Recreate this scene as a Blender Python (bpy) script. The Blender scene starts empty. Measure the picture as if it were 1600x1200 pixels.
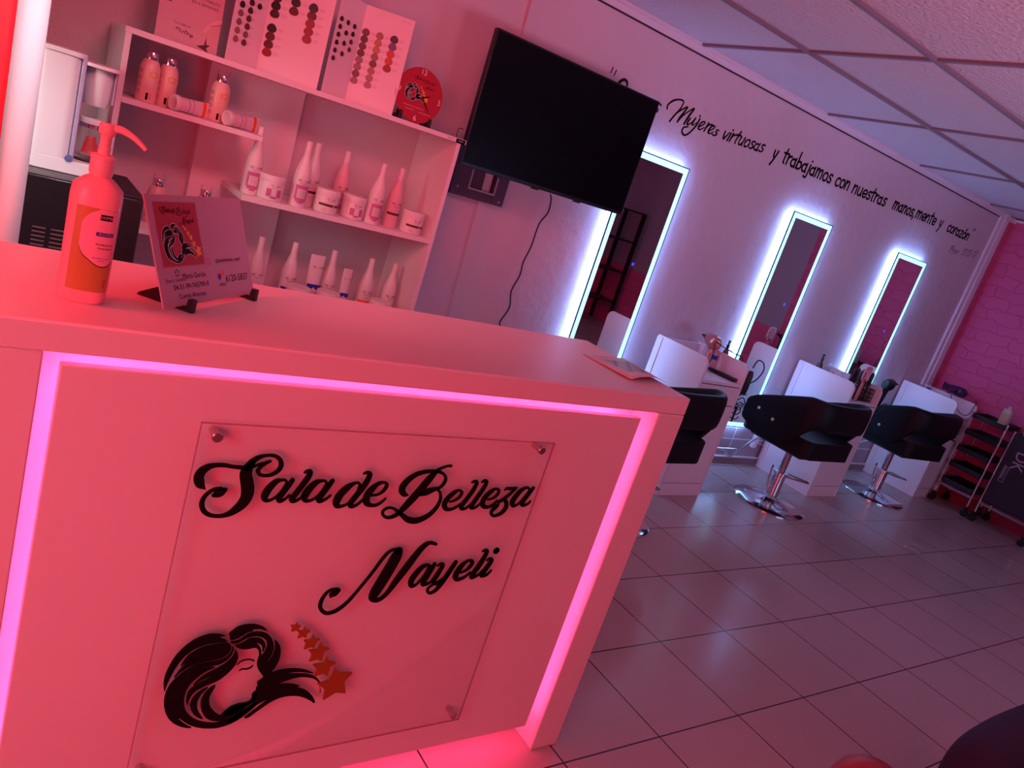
import bpy, bmesh, math, random
from mathutils import Vector, Matrix
from mathutils.geometry import tessellate_polygon, delaunay_2d_cdt
random.seed(7)
S = bpy.context.scene
COL = S.collection
R = math.radians

# ------------------------------------------------------------------ camera
FPX = 1194.797
CAMZ = 1.497
ROW = (Vector((0.79463941, -0.52827025, 0.29912999)),      # image right
       Vector((0.09150662, -0.38287665, -0.91925623)),     # image down
       Vector((0.60014561, 0.7578496, -0.25590864)))       # view direction
cd = bpy.data.cameras.new('camera')
cam = bpy.data.objects.new('camera', cd)
COL.objects.link(cam)
S.camera = cam
cd.sensor_width = 36.0
cd.lens = FPX / 1600 * 36.0
cd.clip_start = 0.02
rx, ry, rz = ROW[0], -ROW[1], -ROW[2]
cam.matrix_world = Matrix(((rx.x, ry.x, rz.x, 0), (rx.y, ry.y, rz.y, 0), (rx.z, ry.z, rz.z, CAMZ), (0, 0, 0, 1)))

# ------------------------------------------------------------------ world, lights, exposure
S.view_settings.view_transform = 'Standard'
S.view_settings.look = 'None'
S.view_settings.gamma = 1
S.view_settings.use_curve_mapping = False
S.view_settings.exposure = 0.25
S.cycles.max_bounces = 8
S.cycles.use_denoising = True
W = bpy.data.worlds.new('world')
S.world = W
W.use_nodes = True
W.node_tree.nodes['Background'].inputs[0].default_value = (0.05, 0.02, 0.04, 1)
W.node_tree.nodes['Background'].inputs[1].default_value = 0.3

def area(name, loc, target, sx, sy, col, power, spread=180):
    d = bpy.data.lights.new(name, 'AREA')
    d.shape = 'RECTANGLE'
    d.size, d.size_y = sx, sy
    d.color = col
    d.energy = power
    d.spread = R(spread)
    o = bpy.data.objects.new(name, d)
    COL.objects.link(o)
    o.location = loc
    o.rotation_euler = (Vector(target) - Vector(loc)).to_track_quat('-Z', 'Y').to_euler()
    return o

area('red_led_lamp', (-0.60, 1.30, 1.90), (0.05, 1.85, 1.2), 0.35, 0.35, (1.0, 0.02, 0.035), 10)
area('pink_strip_light', (-0.95, -0.9, 1.25), (0.9, 1.5, 0.7), 0.8, 0.5, (1.0, 0.008, 0.030), 33)
area('pink_shelf_fill', (0.7, 1.30, 2.33), (0.9, 3.1, 1.1), 0.6, 0.3, (1.0, 0.17, 0.23), 6.5, 110)  # added fill, no real fitting: brightens the shelves and counter top
area('shop_window_daylight', (-1.5, -0.2, 1.5), (0.2, 1.3, 0.6), 0.8, 1.2, (0.75, 0.52, 0.68), 3.4, 100)
area('back_window_daylight', (-0.60, 2.12, 1.45), (0.12, 2.60, 1.27), 0.3, 0.4, (1.0, 0.90, 0.92), 0.35, 42)
area('white_curtain_fill', (0.42, 1.00, 2.32), (0.09, 2.25, 1.25), 0.15, 0.15, (0.85, 0.92, 1.0), 0.75, 32)  # white fill added for curtain and coffee maker, no such spot in the room
area('violet_ceiling_fill', (3.8, -1.4, 1.0), (4.6, 1.8, 2.39), 1.6, 0.6, (0.46, 0.52, 1.0), 11, 120)  # unseen uplight added to give the ceiling its lavender tone
area('rose_ceiling_fill', (2.0, -1.6, 0.8), (2.7, 0.2, 2.39), 1.0, 0.6, (1.0, 0.42, 0.62), 15, 80)  # added from below to turn the near ceiling pinker, stands for no fixture

# ------------------------------------------------------------------ helpers
def ray(px, py):
    return ROW[0] * ((px - 800) / FPX) + ROW[1] * ((py - 600) / FPX) + ROW[2]

def at(px, py, axis, val):
    """world point seen at photo pixel (px, py) lying on the plane axis = val"""
    d = ray(px, py)
    i = 'xyz'.index(axis)
    t = (val - (0, 0, CAMZ)[i]) / d[i]
    return Vector((0, 0, CAMZ)) + d * t

MATS = {}
def mat(name, col, rough=0.5, metal=0.0, spec=0.5, emit=None, es=0.0, bump=None, var=0.0, trans=0.0, alpha=1.0, coat=0.0):
    if name in MATS:
        return MATS[name]
    m = bpy.data.materials.new(name)
    m.use_nodes = True
    nt = m.node_tree
    b = nt.nodes['Principled BSDF']
    b.inputs['Base Color'].default_value = (*col, 1)
    b.inputs['Roughness'].default_value = rough
    b.inputs['Metallic'].default_value = metal
    b.inputs['Specular IOR Level'].default_value = spec
    b.inputs['Coat Weight'].default_value = coat
    if trans:
        b.inputs['Transmission Weight'].default_value = trans
        b.inputs['IOR'].default_value = 1.3
    if alpha < 1:
        b.inputs['Alpha'].default_value = alpha
    if emit:
        b.inputs['Emission Color'].default_value = (*emit, 1)
        b.inputs['Emission Strength'].default_value = es
    tc = nt.nodes.new('ShaderNodeTexCoord')
    nz = nt.nodes.new('ShaderNodeTexNoise')
    nt.links.new(tc.outputs['Object'], nz.inputs['Vector'])
    nz.inputs['Scale'].default_value = bump[0] if bump else 30
    nz.inputs['Detail'].default_value = 5
    if bump:
        bp = nt.nodes.new('ShaderNodeBump')
        bp.inputs['Strength'].default_value = bump[1]
        bp.inputs['Distance'].default_value = bump[2]
        nt.links.new(nz.outputs['Fac'], bp.inputs['Height'])
        nt.links.new(bp.outputs['Normal'], b.inputs['Normal'])
    v = max(var, 0.02)
    mr = nt.nodes.new('ShaderNodeMapRange')
    mr.inputs['To Min'].default_value = 1 - v
    mr.inputs['To Max'].default_value = 1 + v
    nz2 = nt.nodes.new('ShaderNodeTexNoise')
    nz2.inputs['Scale'].default_value = 3
    nt.links.new(tc.outputs['Object'], nz2.inputs['Vector'])
    nt.links.new(nz2.outputs['Fac'], mr.inputs['Value'])
    mx = nt.nodes.new('ShaderNodeVectorMath')
    mx.operation = 'SCALE'
    mx.inputs[0].default_value = col
    nt.links.new(mr.outputs['Result'], mx.inputs['Scale'])
    nt.links.new(mx.outputs['Vector'], b.inputs['Base Color'])
    MATS[name] = m
    return m

class MB:
    """collects shapes; build() links them as one mesh object"""
    def __init__(s):
        s.v, s.f, s.m = [], [], []
        s.M = Matrix()
        s.fn = None
    def put(s, vs, fs, mi=0):
        o = len(s.v)
        for p in vs:
            p = Vector(p)
            if s.fn:
                p = s.fn(p)
            s.v.append(s.M @ p)
        for f in fs:
            s.f.append([o + i for i in f])
            s.m.append(mi)
        return s
    def box(s, x0, x1, y0, y1, z0, z1, mi=0):
        return s.put([(x, y, z) for x in (x0, x1) for y in (y0, y1) for z in (z0, z1)],
                     [(0, 1, 3, 2), (4, 6, 7, 5), (0, 4, 5, 1), (2, 3, 7, 6), (0, 2, 6, 4), (1, 5, 7, 3)], mi)
    def rings(s, rings, mi=0, caps=True, closed=False):
        n = len(rings[0])
        vs = [p for r in rings for p in r]
        fs = []
        k = len(rings)
        for i in range(k if closed else k - 1):
            a, b = i * n, ((i + 1) % k) * n
            for j in range(n):
                fs.append((a + j, a + (j + 1) % n, b + (j + 1) % n, b + j))
        if caps and not closed:
            fs.append(tuple(range(n - 1, -1, -1)))
            fs.append(tuple((k - 1) * n + j for j in range(n)))
        return s.put(vs, fs, mi)
    def lathe(s, prof, c=(0, 0, 0), seg=28, mi=0, sx=1.0, sy=1.0, caps=True):
        rr = []
        for r, z in prof:
            rr.append([(c[0] + sx * r * math.cos(2 * math.pi * j / seg), c[1] + sy * r * math.sin(2 * math.pi * j / seg), c[2] + z) for j in range(seg)])
        return s.rings(rr, mi, caps)
    def tube(s, path, r, seg=8, mi=0, flat=1.0):
        P = [Vector(p) for p in path]
        rs = r if isinstance(r, (list, tuple)) else [r] * len(P)
        t0 = (P[1] - P[0]).normalized()
        up = Vector((0, 0, 1)) if abs(t0.z) < 0.9 else Vector((1, 0, 0))
        n = (up - t0 * up.dot(t0)).normalized()
        rr = []
        for i, p in enumerate(P):
            t = (P[min(i + 1, len(P) - 1)] - P[max(i - 1, 0)]).normalized()
            n = (n - t * n.dot(t))
            n = n.normalized() if n.length > 1e-6 else t.orthogonal().normalized()
            b = t.cross(n)
            rr.append([p + (n * math.cos(2 * math.pi * j / seg) * flat + b * math.sin(2 * math.pi * j / seg)) * rs[i] for j in range(seg)])
        return s.rings(rr, mi)
    def prism(s, poly, z0, z1, mi=0):
        """polygon in the local xy plane, extruded from z0 to z1"""
        a = sum(poly[i][0] * poly[(i + 1) % len(poly)][1] - poly[(i + 1) % len(poly)][0] * poly[i][1] for i in range(len(poly)))
        if a < 0:
            poly = poly[::-1]
        n = len(poly)
        tri = tessellate_polygon([[Vector((p[0], p[1], 0)) for p in poly]])
        vs = [(p[0], p[1], z0) for p in poly] + [(p[0], p[1], z1) for p in poly]
        fs = []
        for t in tri:
            A, B, C = (Vector((*poly[i][:2], 0)) for i in t)
            if (B - A).cross(C - A).z < 0:
                t = (t[0], t[2], t[1])
            fs.append((t[2], t[1], t[0]))
            fs.append((t[0] + n, t[1] + n, t[2] + n))
        for i in range(n):
            j = (i + 1) % n
            fs.append((i, j, j + n, i + n))
        return s.put(vs, fs, mi)
    def ribbon(s, pts, z0, z1, mi=0, sub=5):
        """stroke with variable width: pts = (x, y, width)"""
        P = catmull(pts, sub)
        L, Rr = [], []
        for i, p in enumerate(P):
            a, b = P[max(i - 1, 0)], P[min(i + 1, len(P) - 1)]
            t = Vector((b[0] - a[0], b[1] - a[1]))
            t = t.normalized() if t.length > 1e-9 else Vector((1, 0))
            nn = Vector((-t.y, t.x)) * max(p[2], 1e-5) / 2
            L.append((p[0] + nn.x, p[1] + nn.y))
            Rr.append((p[0] - nn.x, p[1] - nn.y))
        n = len(P)
        vs = [(*q, z0) for q in L] + [(*q, z0) for q in Rr] + [(*q, z1) for q in L] + [(*q, z1) for q in Rr]
        fs = []
        for i in range(n - 1):
            fs += [(i, i + 1, n + i + 1, n + i), (2 * n + i, 3 * n + i, 3 * n + i + 1, 2 * n + i + 1),
                   (i, 2 * n + i, 2 * n + i + 1, i + 1), (n + i, n + i + 1, 3 * n + i + 1, 3 * n + i)]
        fs += [(0, n, 3 * n, 2 * n), (n - 1, 3 * n - 1, 4 * n - 1, 2 * n - 1)]
        s.put(vs, fs, mi)
        for e in (P[0], P[-1]):
            r = e[2] / 2
            if r > 0:
                s.prism([(e[0] + r * math.cos(a * math.pi / 5), e[1] + r * math.sin(a * math.pi / 5)) for a in range(10)], z0, z1, mi)
        return s
    def text(s, txt, size, x, y, z, mi=0, align='CENTER', ext=0.0, sx=1.0):
        vs, fs = text_geo(txt, align)
        if ext:
            n = len(vs)
            return s.put([(x + a * size * sx, y + b * size, z) for a, b in vs] + [(x + a * size * sx, y + b * size, z + ext) for a, b in vs], [[i + n for i in f] for f in fs], mi)
        return s.put([(x + a * size * sx, y + b * size, z) for a, b in vs], fs, mi)
    def build(s, name, mats, parent=None, bevel=0.0, sub=0, smooth=True, flip=True, seg=2):
        me = bpy.data.meshes.new(name)
        me.from_pydata([tuple(p) for p in s.v], [], s.f)
        if not isinstance(mats, (list, tuple)):
            mats = [mats]
        for m in mats:
            me.materials.append(m)
        for p, i in zip(me.polygons, s.m):
            p.material_index = i
            p.use_smooth = smooth
        me.update()
        if flip:
            bm = bmesh.new()
            bm.from_mesh(me)
            bmesh.ops.recalc_face_normals(bm, faces=bm.faces)
            bm.to_mesh(me)
            bm.free()
        if smooth:
            me.set_sharp_from_angle(angle=R(38))
        o = bpy.data.objects.new(name, me)
        COL.objects.link(o)
        if parent is not None:
            o.parent = parent
        if bevel:
            md = o.modifiers.new('bevel', 'BEVEL')
            md.width = bevel
            md.segments = seg
            md.limit_method = 'ANGLE'
            md.angle_limit = R(40)
        if sub:
            md = o.modifiers.new('sub', 'SUBSURF')
            md.levels = md.render_levels = sub
        return o

def catmull(P, sub=5):
    if len(P) < 3:
        sub = 1
    out = []
    n = len(P)
    for i in range(n - 1):
        p0, p1, p2, p3 = P[max(i - 1, 0)], P[i], P[i + 1], P[min(i + 2, n - 1)]
        for k in range(sub):
            t = k / sub
            out.append(tuple(0.5 * (2 * b + (c - a) * t + (2 * a - 5 * b + 4 * c - d) * t * t + (3 * b - a - 3 * c + d) * t ** 3) for a, b, c, d in zip(p0, p1, p2, p3)))
    out.append(tuple(P[-1]))
    return out

TXT = {}
def text_geo(txt, align='CENTER'):
    k = (txt, align)
    if k not in TXT:
        cu = bpy.data.curves.new('t', 'FONT')
        cu.body = txt
        cu.align_x = align
        cu.align_y = 'CENTER'
        cu.resolution_u = 3
        ob = bpy.data.objects.new('t', cu)
        COL.objects.link(ob)
        bpy.context.view_layer.update()
        dg = bpy.context.evaluated_depsgraph_get()
        me = ob.evaluated_get(dg).to_mesh()
        TXT[k] = ([(v.co.x, v.co.y) for v in me.vertices], [list(p.vertices) for p in me.polygons])
        ob.evaluated_get(dg).to_mesh_clear()
        bpy.data.objects.remove(ob)
        bpy.data.curves.remove(cu)
    return TXT[k]

def tag(o, label=None, cat=None, group=None, kind=None):
    if label: o['label'] = label
    if cat: o['category'] = cat
    if group: o['group'] = group
    if kind: o['kind'] = kind
    return o
def thing(name, label, cat, loc=(0, 0, 0), rz=0.0, group=None):
    o = bpy.data.objects.new(name, None)
    COL.objects.link(o)
    o.location = loc
    o.rotation_euler = (0, 0, rz)
    o.empty_display_size = 0.05
    return tag(o, label, cat, group)
def dup(root, loc, label, rz=None, group=None):
    r = root.copy()
    COL.objects.link(r)
    r.location = loc
    r['label'] = label
    if group: r['group'] = group
    if rz is not None: r.rotation_euler = (0, 0, rz)
    for ch in list(root.children):
        c = ch.copy()
        COL.objects.link(c)
        c.parent = r
        for g in list(ch.children):
            d = g.copy()
            COL.objects.link(d)
            d.parent = c
    return r
def struct(name, mb, m, **k):
    return tag(mb.build(name, m, **k), kind='structure')
def frame_on(origin, u, v):
    """matrix whose local x = u, y = v, z = u x v"""
    u, v = Vector(u).normalized(), Vector(v).normalized()
    w = u.cross(v)
    o = Vector(origin)
    return Matrix(((u.x, v.x, w.x, o.x), (u.y, v.y, w.y, o.y), (u.z, v.z, w.z, o.z), (0, 0, 0, 1)))

# ------------------------------------------------------------------ materials
white = mat('white_melamine', (0.84, 0.80, 0.82), 0.42)
counter_m = mat('counter_white_lacquer', (0.80, 0.76, 0.78), 0.38, bump=(3, 0.08, 0.01))
wall_m = mat('white_plaster_wall', (0.66, 0.59, 0.64), 0.75, bump=(14, 0.4, 0.015), var=0.06)
grey_m = mat('grey_wall_paint', (0.42, 0.42, 0.50), 0.8)
black = mat('black_vinyl', (0.005, 0.005, 0.008), 0.5, spec=0.22)
blackp = mat('black_plastic', (0.006, 0.006, 0.008), 0.35)
screen_m = mat('television_screen', (0.002, 0.001, 0.004), 0.28, spec=0.15)
bezel_m = mat('television_bezel', (0.01, 0.008, 0.012), 0.3)
chrome = mat('chrome', (0.75, 0.75, 0.78), 0.10, metal=1.0)
mirror_m = mat('mirror_glass', (0.86, 0.86, 0.88), 0.0, metal=1.0)
led_white = mat('mirror_led_diffuser', (0.8, 0.9, 1), 0.5, emit=(0.20, 0.78, 0.90), es=2.2)
led_back = mat('mirror_back_led', (0.8, 0.9, 1), 0.5, emit=(0.25, 0.42, 1.0), es=13.0)
led_pink = mat('counter_led_strip', (1, 0.5, 0.8), 0.5, emit=(1.0, 0.05, 0.17), es=20)
led_blue = mat('mirror_touch_light', (0.1, 0.1, 1), 0.5, emit=(0.02, 0.02, 1.0), es=2.5)
ink = mat('black_vinyl_lettering', (0.006, 0.003, 0.005), 0.7, spec=0.12)
inkw = mat('white_print', (0.8, 0.8, 0.8), 0.6)
orange = mat('orange_acrylic', (0.30, 0.09, 0.006), 0.45)
acry = mat('clear_acrylic', (1, 1, 1), 0.03, trans=1.0, alpha=0.16, spec=0.4)
edge_m = mat('acrylic_edge', (0.35, 0.05, 0.1), 0.3, alpha=0.38)
steel = mat('satin_steel', (0.55, 0.5, 0.5), 0.25, metal=1.0)
red_card = mat('red_print', (0.40, 0.004, 0.03), 0.5)
orange_p = mat('yellow_star_print', (0.85, 0.45, 0.03), 0.5)
bottle_m = mat('white_bottle_plastic', (0.80, 0.74, 0.74), 0.4)
magenta = mat('magenta_label_print', (0.55, 0.16, 0.36), 0.5)
blue_p = mat('blue_label_print', (0.02, 0.03, 0.42), 0.5)
orange_l = mat('orange_label_print', (0.85, 0.10, 0.01), 0.5)
gold_p = mat('gold_label_print', (0.80, 0.38, 0.05), 0.5)
glass = mat('clear_glass', (0.9, 0.92, 0.95), 0.03, trans=1.0, alpha=0.35)

# ------------------------------------------------------------------ room shell
YW, XE, HC = 3.2, 7.15, 2.393
def tile_floor():
    m = bpy.data.materials.new('ceramic_floor_tiles')
    m.use_nodes = True
    nt = m.node_tree
    b = nt.nodes['Principled BSDF']
    tc = nt.nodes.new('ShaderNodeTexCoord')
    mp = nt.nodes.new('ShaderNodeMapping')
    mp.inputs['Location'].default_value = (-0.314 + 4.0, -0.353 + 4.0, 0)
    br = nt.nodes.new('ShaderNodeTexBrick')
    br.offset = 0.0
    br.inputs['Scale'].default_value = 1.0
    br.inputs['Brick Width'].default_value = 0.4
    br.inputs['Row Height'].default_value = 0.4
    br.inputs['Mortar Size'].default_value = 0.0028
    br.inputs['Mortar Smooth'].default_value = 0.1
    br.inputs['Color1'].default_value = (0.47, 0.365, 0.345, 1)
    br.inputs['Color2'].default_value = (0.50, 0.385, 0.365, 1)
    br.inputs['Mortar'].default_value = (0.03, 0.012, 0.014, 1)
    nz = nt.nodes.new('ShaderNodeTexNoise')
    nz.inputs['Scale'].default_value = 1.6
    nz.inputs['Detail'].default_value = 6
    mr = nt.nodes.new('ShaderNodeMapRange')
    mr.inputs['To Min'].default_value = 0.10
    mr.inputs['To Max'].default_value = 0.34
    nt.links.new(tc.outputs['Object'], mp.inputs['Vector'])
    nt.links.new(mp.outputs['Vector'], br.inputs['Vector'])
    nt.links.new(br.outputs['Color'], b.inputs['Base Color'])
    nt.links.new(tc.outputs['Object'], nz.inputs['Vector'])
    nt.links.new(nz.outputs['Fac'], mr.inputs['Value'])
    nt.links.new(mr.outputs['Result'], b.inputs['Roughness'])
    b.inputs['Specular IOR Level'].default_value = 0.45
    return m
def brick_wall():
    m = bpy.data.materials.new('magenta_painted_brick')
    m.use_nodes = True
    nt = m.node_tree
    b = nt.nodes['Principled BSDF']
    b.inputs['Roughness'].default_value = 0.7
    tc = nt.nodes.new('ShaderNodeTexCoord')
    sp = nt.nodes.new('ShaderNodeSeparateXYZ')
    cb = nt.nodes.new('ShaderNodeCombineXYZ')
    br = nt.nodes.new('ShaderNodeTexBrick')
    br.inputs['Scale'].default_value = 1.0
    br.inputs['Brick Width'].default_value = 0.25
    br.inputs['Row Height'].default_value = 0.085
    br.inputs['Mortar Size'].default_value = 0.006
    br.inputs['Mortar Smooth'].default_value = 1.0
    br.inputs['Color1'].default_value = (0.74, 0.14, 0.32, 1)
    br.inputs['Color2'].default_value = (0.70, 0.125, 0.30, 1)
    br.inputs['Mortar'].default_value = (0.70, 0.125, 0.30, 1)
    add = nt.nodes.new('ShaderNodeMath')
    nt.links.new(tc.outputs['Object'], sp.inputs[0])
    nt.links.new(sp.outputs['X'], add.inputs[0])
    nt.links.new(sp.outputs['Y'], add.inputs[1])
    nt.links.new(add.outputs[0], cb.inputs['X'])
    nt.links.new(sp.outputs['Z'], cb.inputs['Y'])
    nz = nt.nodes.new('ShaderNodeTexNoise')
    nz.inputs['Scale'].default_value = 9
    nz.inputs['Detail'].default_value = 6
    nt.links.new(tc.outputs['Object'], nz.inputs['Vector'])
    mxv = nt.nodes.new('ShaderNodeMix')
    mxv.data_type = 'RGBA'
    mxv.inputs['Factor'].default_value = 0.10
    nt.links.new(cb.outputs[0], mxv.inputs[6])
    nt.links.new(nz.outputs['Color'], mxv.inputs[7])
    nt.links.new(mxv.outputs[2], br.inputs['Vector'])
    nt.links.new(br.outputs['Color'], b.inputs['Base Color'])
    inv = nt.nodes.new('ShaderNodeMath')
    inv.operation = 'SUBTRACT'
    nt.links.new(nz.outputs['Fac'], inv.inputs[0])
    nt.links.new(br.outputs['Fac'], inv.inputs[1])
    bp = nt.nodes.new('ShaderNodeBump')
    bp.inputs['Strength'].default_value = 0.5
    bp.inputs['Distance'].default_value = 0.014
    nt.links.new(inv.outputs[0], bp.inputs['Height'])
    nt.links.new(bp.outputs['Normal'], b.inputs['Normal'])
    return m
brick_m = brick_wall()
ceil_m = mat('mineral_ceiling_tile', (0.66, 0.62, 0.66), 0.9, bump=(60, 0.9, 0.012), var=0.03)
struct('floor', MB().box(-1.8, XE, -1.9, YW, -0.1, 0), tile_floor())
struct('ceiling', MB().box(-1.8, XE, -1.9, YW, HC + 0.012, HC + 0.1), ceil_m)
struct('wall_back', MB().box(-1.8, 7.02, YW, YW + 0.12, 0, HC), wall_m)
struct('wall_back_end', MB().box(7.02, XE, YW, YW + 0.12, 0, HC), brick_m)
struct('wall_end', MB().box(XE, XE + 0.12, 1.38, YW, 0, HC), brick_m)
struct('wall_end_grey', MB().box(XE, XE + 0.12, -1.9, 1.38, 0, HC), grey_m)
struct('wall_front', MB().box(-1.8, XE, -2.02, -1.9, 0, HC), grey_m)
struct('wall_left', MB().box(-1.92, -1.8, -1.9, YW, 0, HC), wall_m)
# ceiling grid, one runner each
gridm = mat('ceiling_grid_mauve', (0.22, 0.17, 0.21), 0.6)
n = 0
for k in range(-4, 4):
    x = 3.02 + 1.19 * k
    if -1.8 < x < XE:
        n += 1
        struct('trim_%d' % n, MB().box(x - 0.011, x + 0.011, -1.9, YW - 0.02, HC, HC + 0.014), gridm)
for k in range(0, 8):
    y = 2.50 - 0.61 * k
    n += 1
    struct('trim_%d' % n, MB().box(-1.8, XE, y - 0.011, y + 0.011, HC - 0.0015, HC + 0.0125), gridm)
# wall angle along the ceiling with its dark gap
m = MB()
m.box(-1.8, 7.0, YW - 0.035, YW, HC - 0.003, HC + 0.012)
m.box(-1.8, 7.0, YW - 0.006, YW, HC - 0.03, HC - 0.003)
struct('trim_20', m, mat('wall_angle_white', (0.75, 0.72, 0.78), 0.4))
struct('trim_21', MB().box(-1.8, 7.0, YW - 0.004, YW - 0.0005, HC - 0.038, HC - 0.031), mat('dark_joint', (0.02, 0.015, 0.03), 0.8))
# white corner trim
m = MB()
m.box(6.885, 6.935, YW - 0.02, YW, 0.1, HC - 0.03)
m.box(6.94, 7.02, YW - 0.03, YW, 0.1, HC - 0.03)
struct('trim_22', m, mat('corner_trim_white', (0.8, 0.78, 0.82), 0.5), bevel=0.004)
struct('trim_26', MB().box(6.95, XE, YW - 0.03, YW, HC - 0.035, HC), MATS['corner_trim_white'])
struct('trim_27', MB().box(XE - 0.02, XE, 1.38, YW - 0.03, HC - 0.02, HC), MATS['corner_trim_white'])
# vertical cover strip left of the television
m = MB()
m.put([(1.945, YW - 0.022, HC), (1.99, YW - 0.022, HC), (2.055, YW - 0.022, 0.3), (2.015, YW - 0.022, 0.3),
       (1.945, YW, HC), (1.99, YW, HC), (2.055, YW, 0.3), (2.015, YW, 0.3)],
      [(0, 1, 2, 3), (7, 6, 5, 4), (0, 4, 5, 1), (1, 5, 6, 2), (2, 6, 7, 3), (3, 7, 4, 0)])
struct('trim_23', m, wall_m)
# tiled skirting zone and baseboards
def wall_tile():
    m = bpy.data.materials.new('wall_skirting_tiles')
    m.use_nodes = True
    nt = m.node_tree
    b = nt.nodes['Principled BSDF']
    b.inputs['Roughness'].default_value = 0.2
    tc = nt.nodes.new('ShaderNodeTexCoord')
    sp = nt.nodes.new('ShaderNodeSeparateXYZ')
    cb = nt.nodes.new('ShaderNodeCombineXYZ')
    mp = nt.nodes.new('ShaderNodeMapping')
    mp.inputs['Location'].default_value = (-0.217, 0.0, 0)
    br = nt.nodes.new('ShaderNodeTexBrick')
    br.offset = 0
    br.inputs['Scale'].default_value = 1
    br.inputs['Brick Width'].default_value = 0.4
    br.inputs['Row Height'].default_value = 0.198
    br.inputs['Mortar Size'].default_value = 0.004
    br.inputs['Color1'].default_value = (0.36, 0.30, 0.33, 1)
    br.inputs['Color2'].default_value = (0.38, 0.32, 0.35, 1)
    br.inputs['Mortar'].default_value = (0.8, 0.8, 0.85, 1)
    nt.links.new(tc.outputs['Object'], sp.inputs[0])
    nt.links.new(sp.outputs['X'], cb.inputs['X'])
    nt.links.new(sp.outputs['Z'], cb.inputs['Y'])
    nt.links.new(cb.outputs[0], mp.inputs['Vector'])
    nt.links.new(mp.outputs['Vector'], br.inputs['Vector'])
    nt.links.new(br.outputs['Color'], b.inputs['Base Color'])
    return m
struct('trim_24', MB().box(2.06, 6.88, YW - 0.008, YW, 0, 0.285), wall_tile())
struct('baseboard_back', MB().box(2.06, 6.88, YW - 0.02, YW - 0.008, 0, 0.06).box(2.06, 6.88, YW - 0.024, YW - 0.008, 0.055, 0.064, 1),
       [mat('skirting_brown', (0.26, 0.2, 0.2), 0.3), MATS['corner_trim_white']])
struct('baseboard_end', MB().box(XE - 0.015, XE, 1.38, YW, 0, 0.10), mat('red_painted_skirting', (0.42, 0.02, 0.07), 0.5))

# ------------------------------------------------------------------ reception counter
YF = 1.22
ct = thing('reception_counter', 'white lacquered reception counter with glowing pink light channel around its front', 'counter', (0.76, 1.44, 0))
ct.location = (0, 0, 0)
m = MB()
m.box(-0.02, 1.535, YF, 1.66, 1.052, 1.10)
m.build('counter_top', counter_m, ct, bevel=0.004)
MB().box(1.44, 1.535, YF, 1.66, 0, 1.052).build('side_post', counter_m, ct, bevel=0.003)
MB().box(-0.02, 0.122, YF, 1.66, 0, 1.052).build('side_post', counter_m, ct, bevel=0.003)
MB().box(0.147, 1.398, 1.232, 1.25, 0.085, 1.030).build('front_panel', counter_m, ct, bevel=0.002)
MB().box(0.122, 1.44, 1.305, 1.32, 0.03, 1.052).build('back_board', counter_m, ct)
for nm, b in (('led_strip', (0.160, 0.168, 1.252, 1.262, 0.10, 1.02)), ('led_strip', (1.378, 1.386, 1.252, 1.262, 0.10, 1.02)),
              ('led_strip', (0.17, 1.376, 1.252, 1.262, 1.008, 1.016)), ('led_strip', (0.17, 1.376, 1.252, 1.262, 0.092, 0.100))):
    tag(MB().box(*b).build(nm, led_pink, ct), 'glowing pink light strip')

# sign on the counter
YS = 1.208
sg = thing('counter_sign', 'clear acrylic sign with black salon lettering and orange stars on the counter front', 'sign')
SG = [at(318, 660, 'y', YS), at(865, 691, 'y', YS), at(731, 1121, 'y', YS)]
x0, x1, z0, z1 = 0.358, 1.128, 0.185, 0.960
m = MB().box(x0, x1, YS, YS + 0.004, z0, z1)
m.build('acrylic_panel', acry, sg)
m = MB()
for b in ((x0, x0 + 0.0015, z0, z1), (x1 - 0.0015, x1, z0, z1), (x0, x1, z1 - 0.0015, z1), (x0, x1, z0, z0 + 0.0015)):
    m.box(b[0], b[1], YS - 0.0002, YS + 0.0042, b[2], b[3])
m.build('panel_edge', edge_m, sg)
for px, py in ((0.386, 0.938), (1.090, 0.944), (1.100, 0.210), (0.386, 0.210)):
    m = MB()
    m.M = Matrix.Translation((px, YS, py)) @ Matrix.Rotation(R(90), 4, 'X')
    m.lathe([(0.0075, -0.024), (0.0075, 0.0), (0.0085, 0.0), (0.0085, 0.003), (0.0095, 0.003), (0.0095, 0.009), (0.008, 0.0105), (0.0, 0.0105)], seg=20)
    m.build('standoff', steel, sg)

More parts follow.
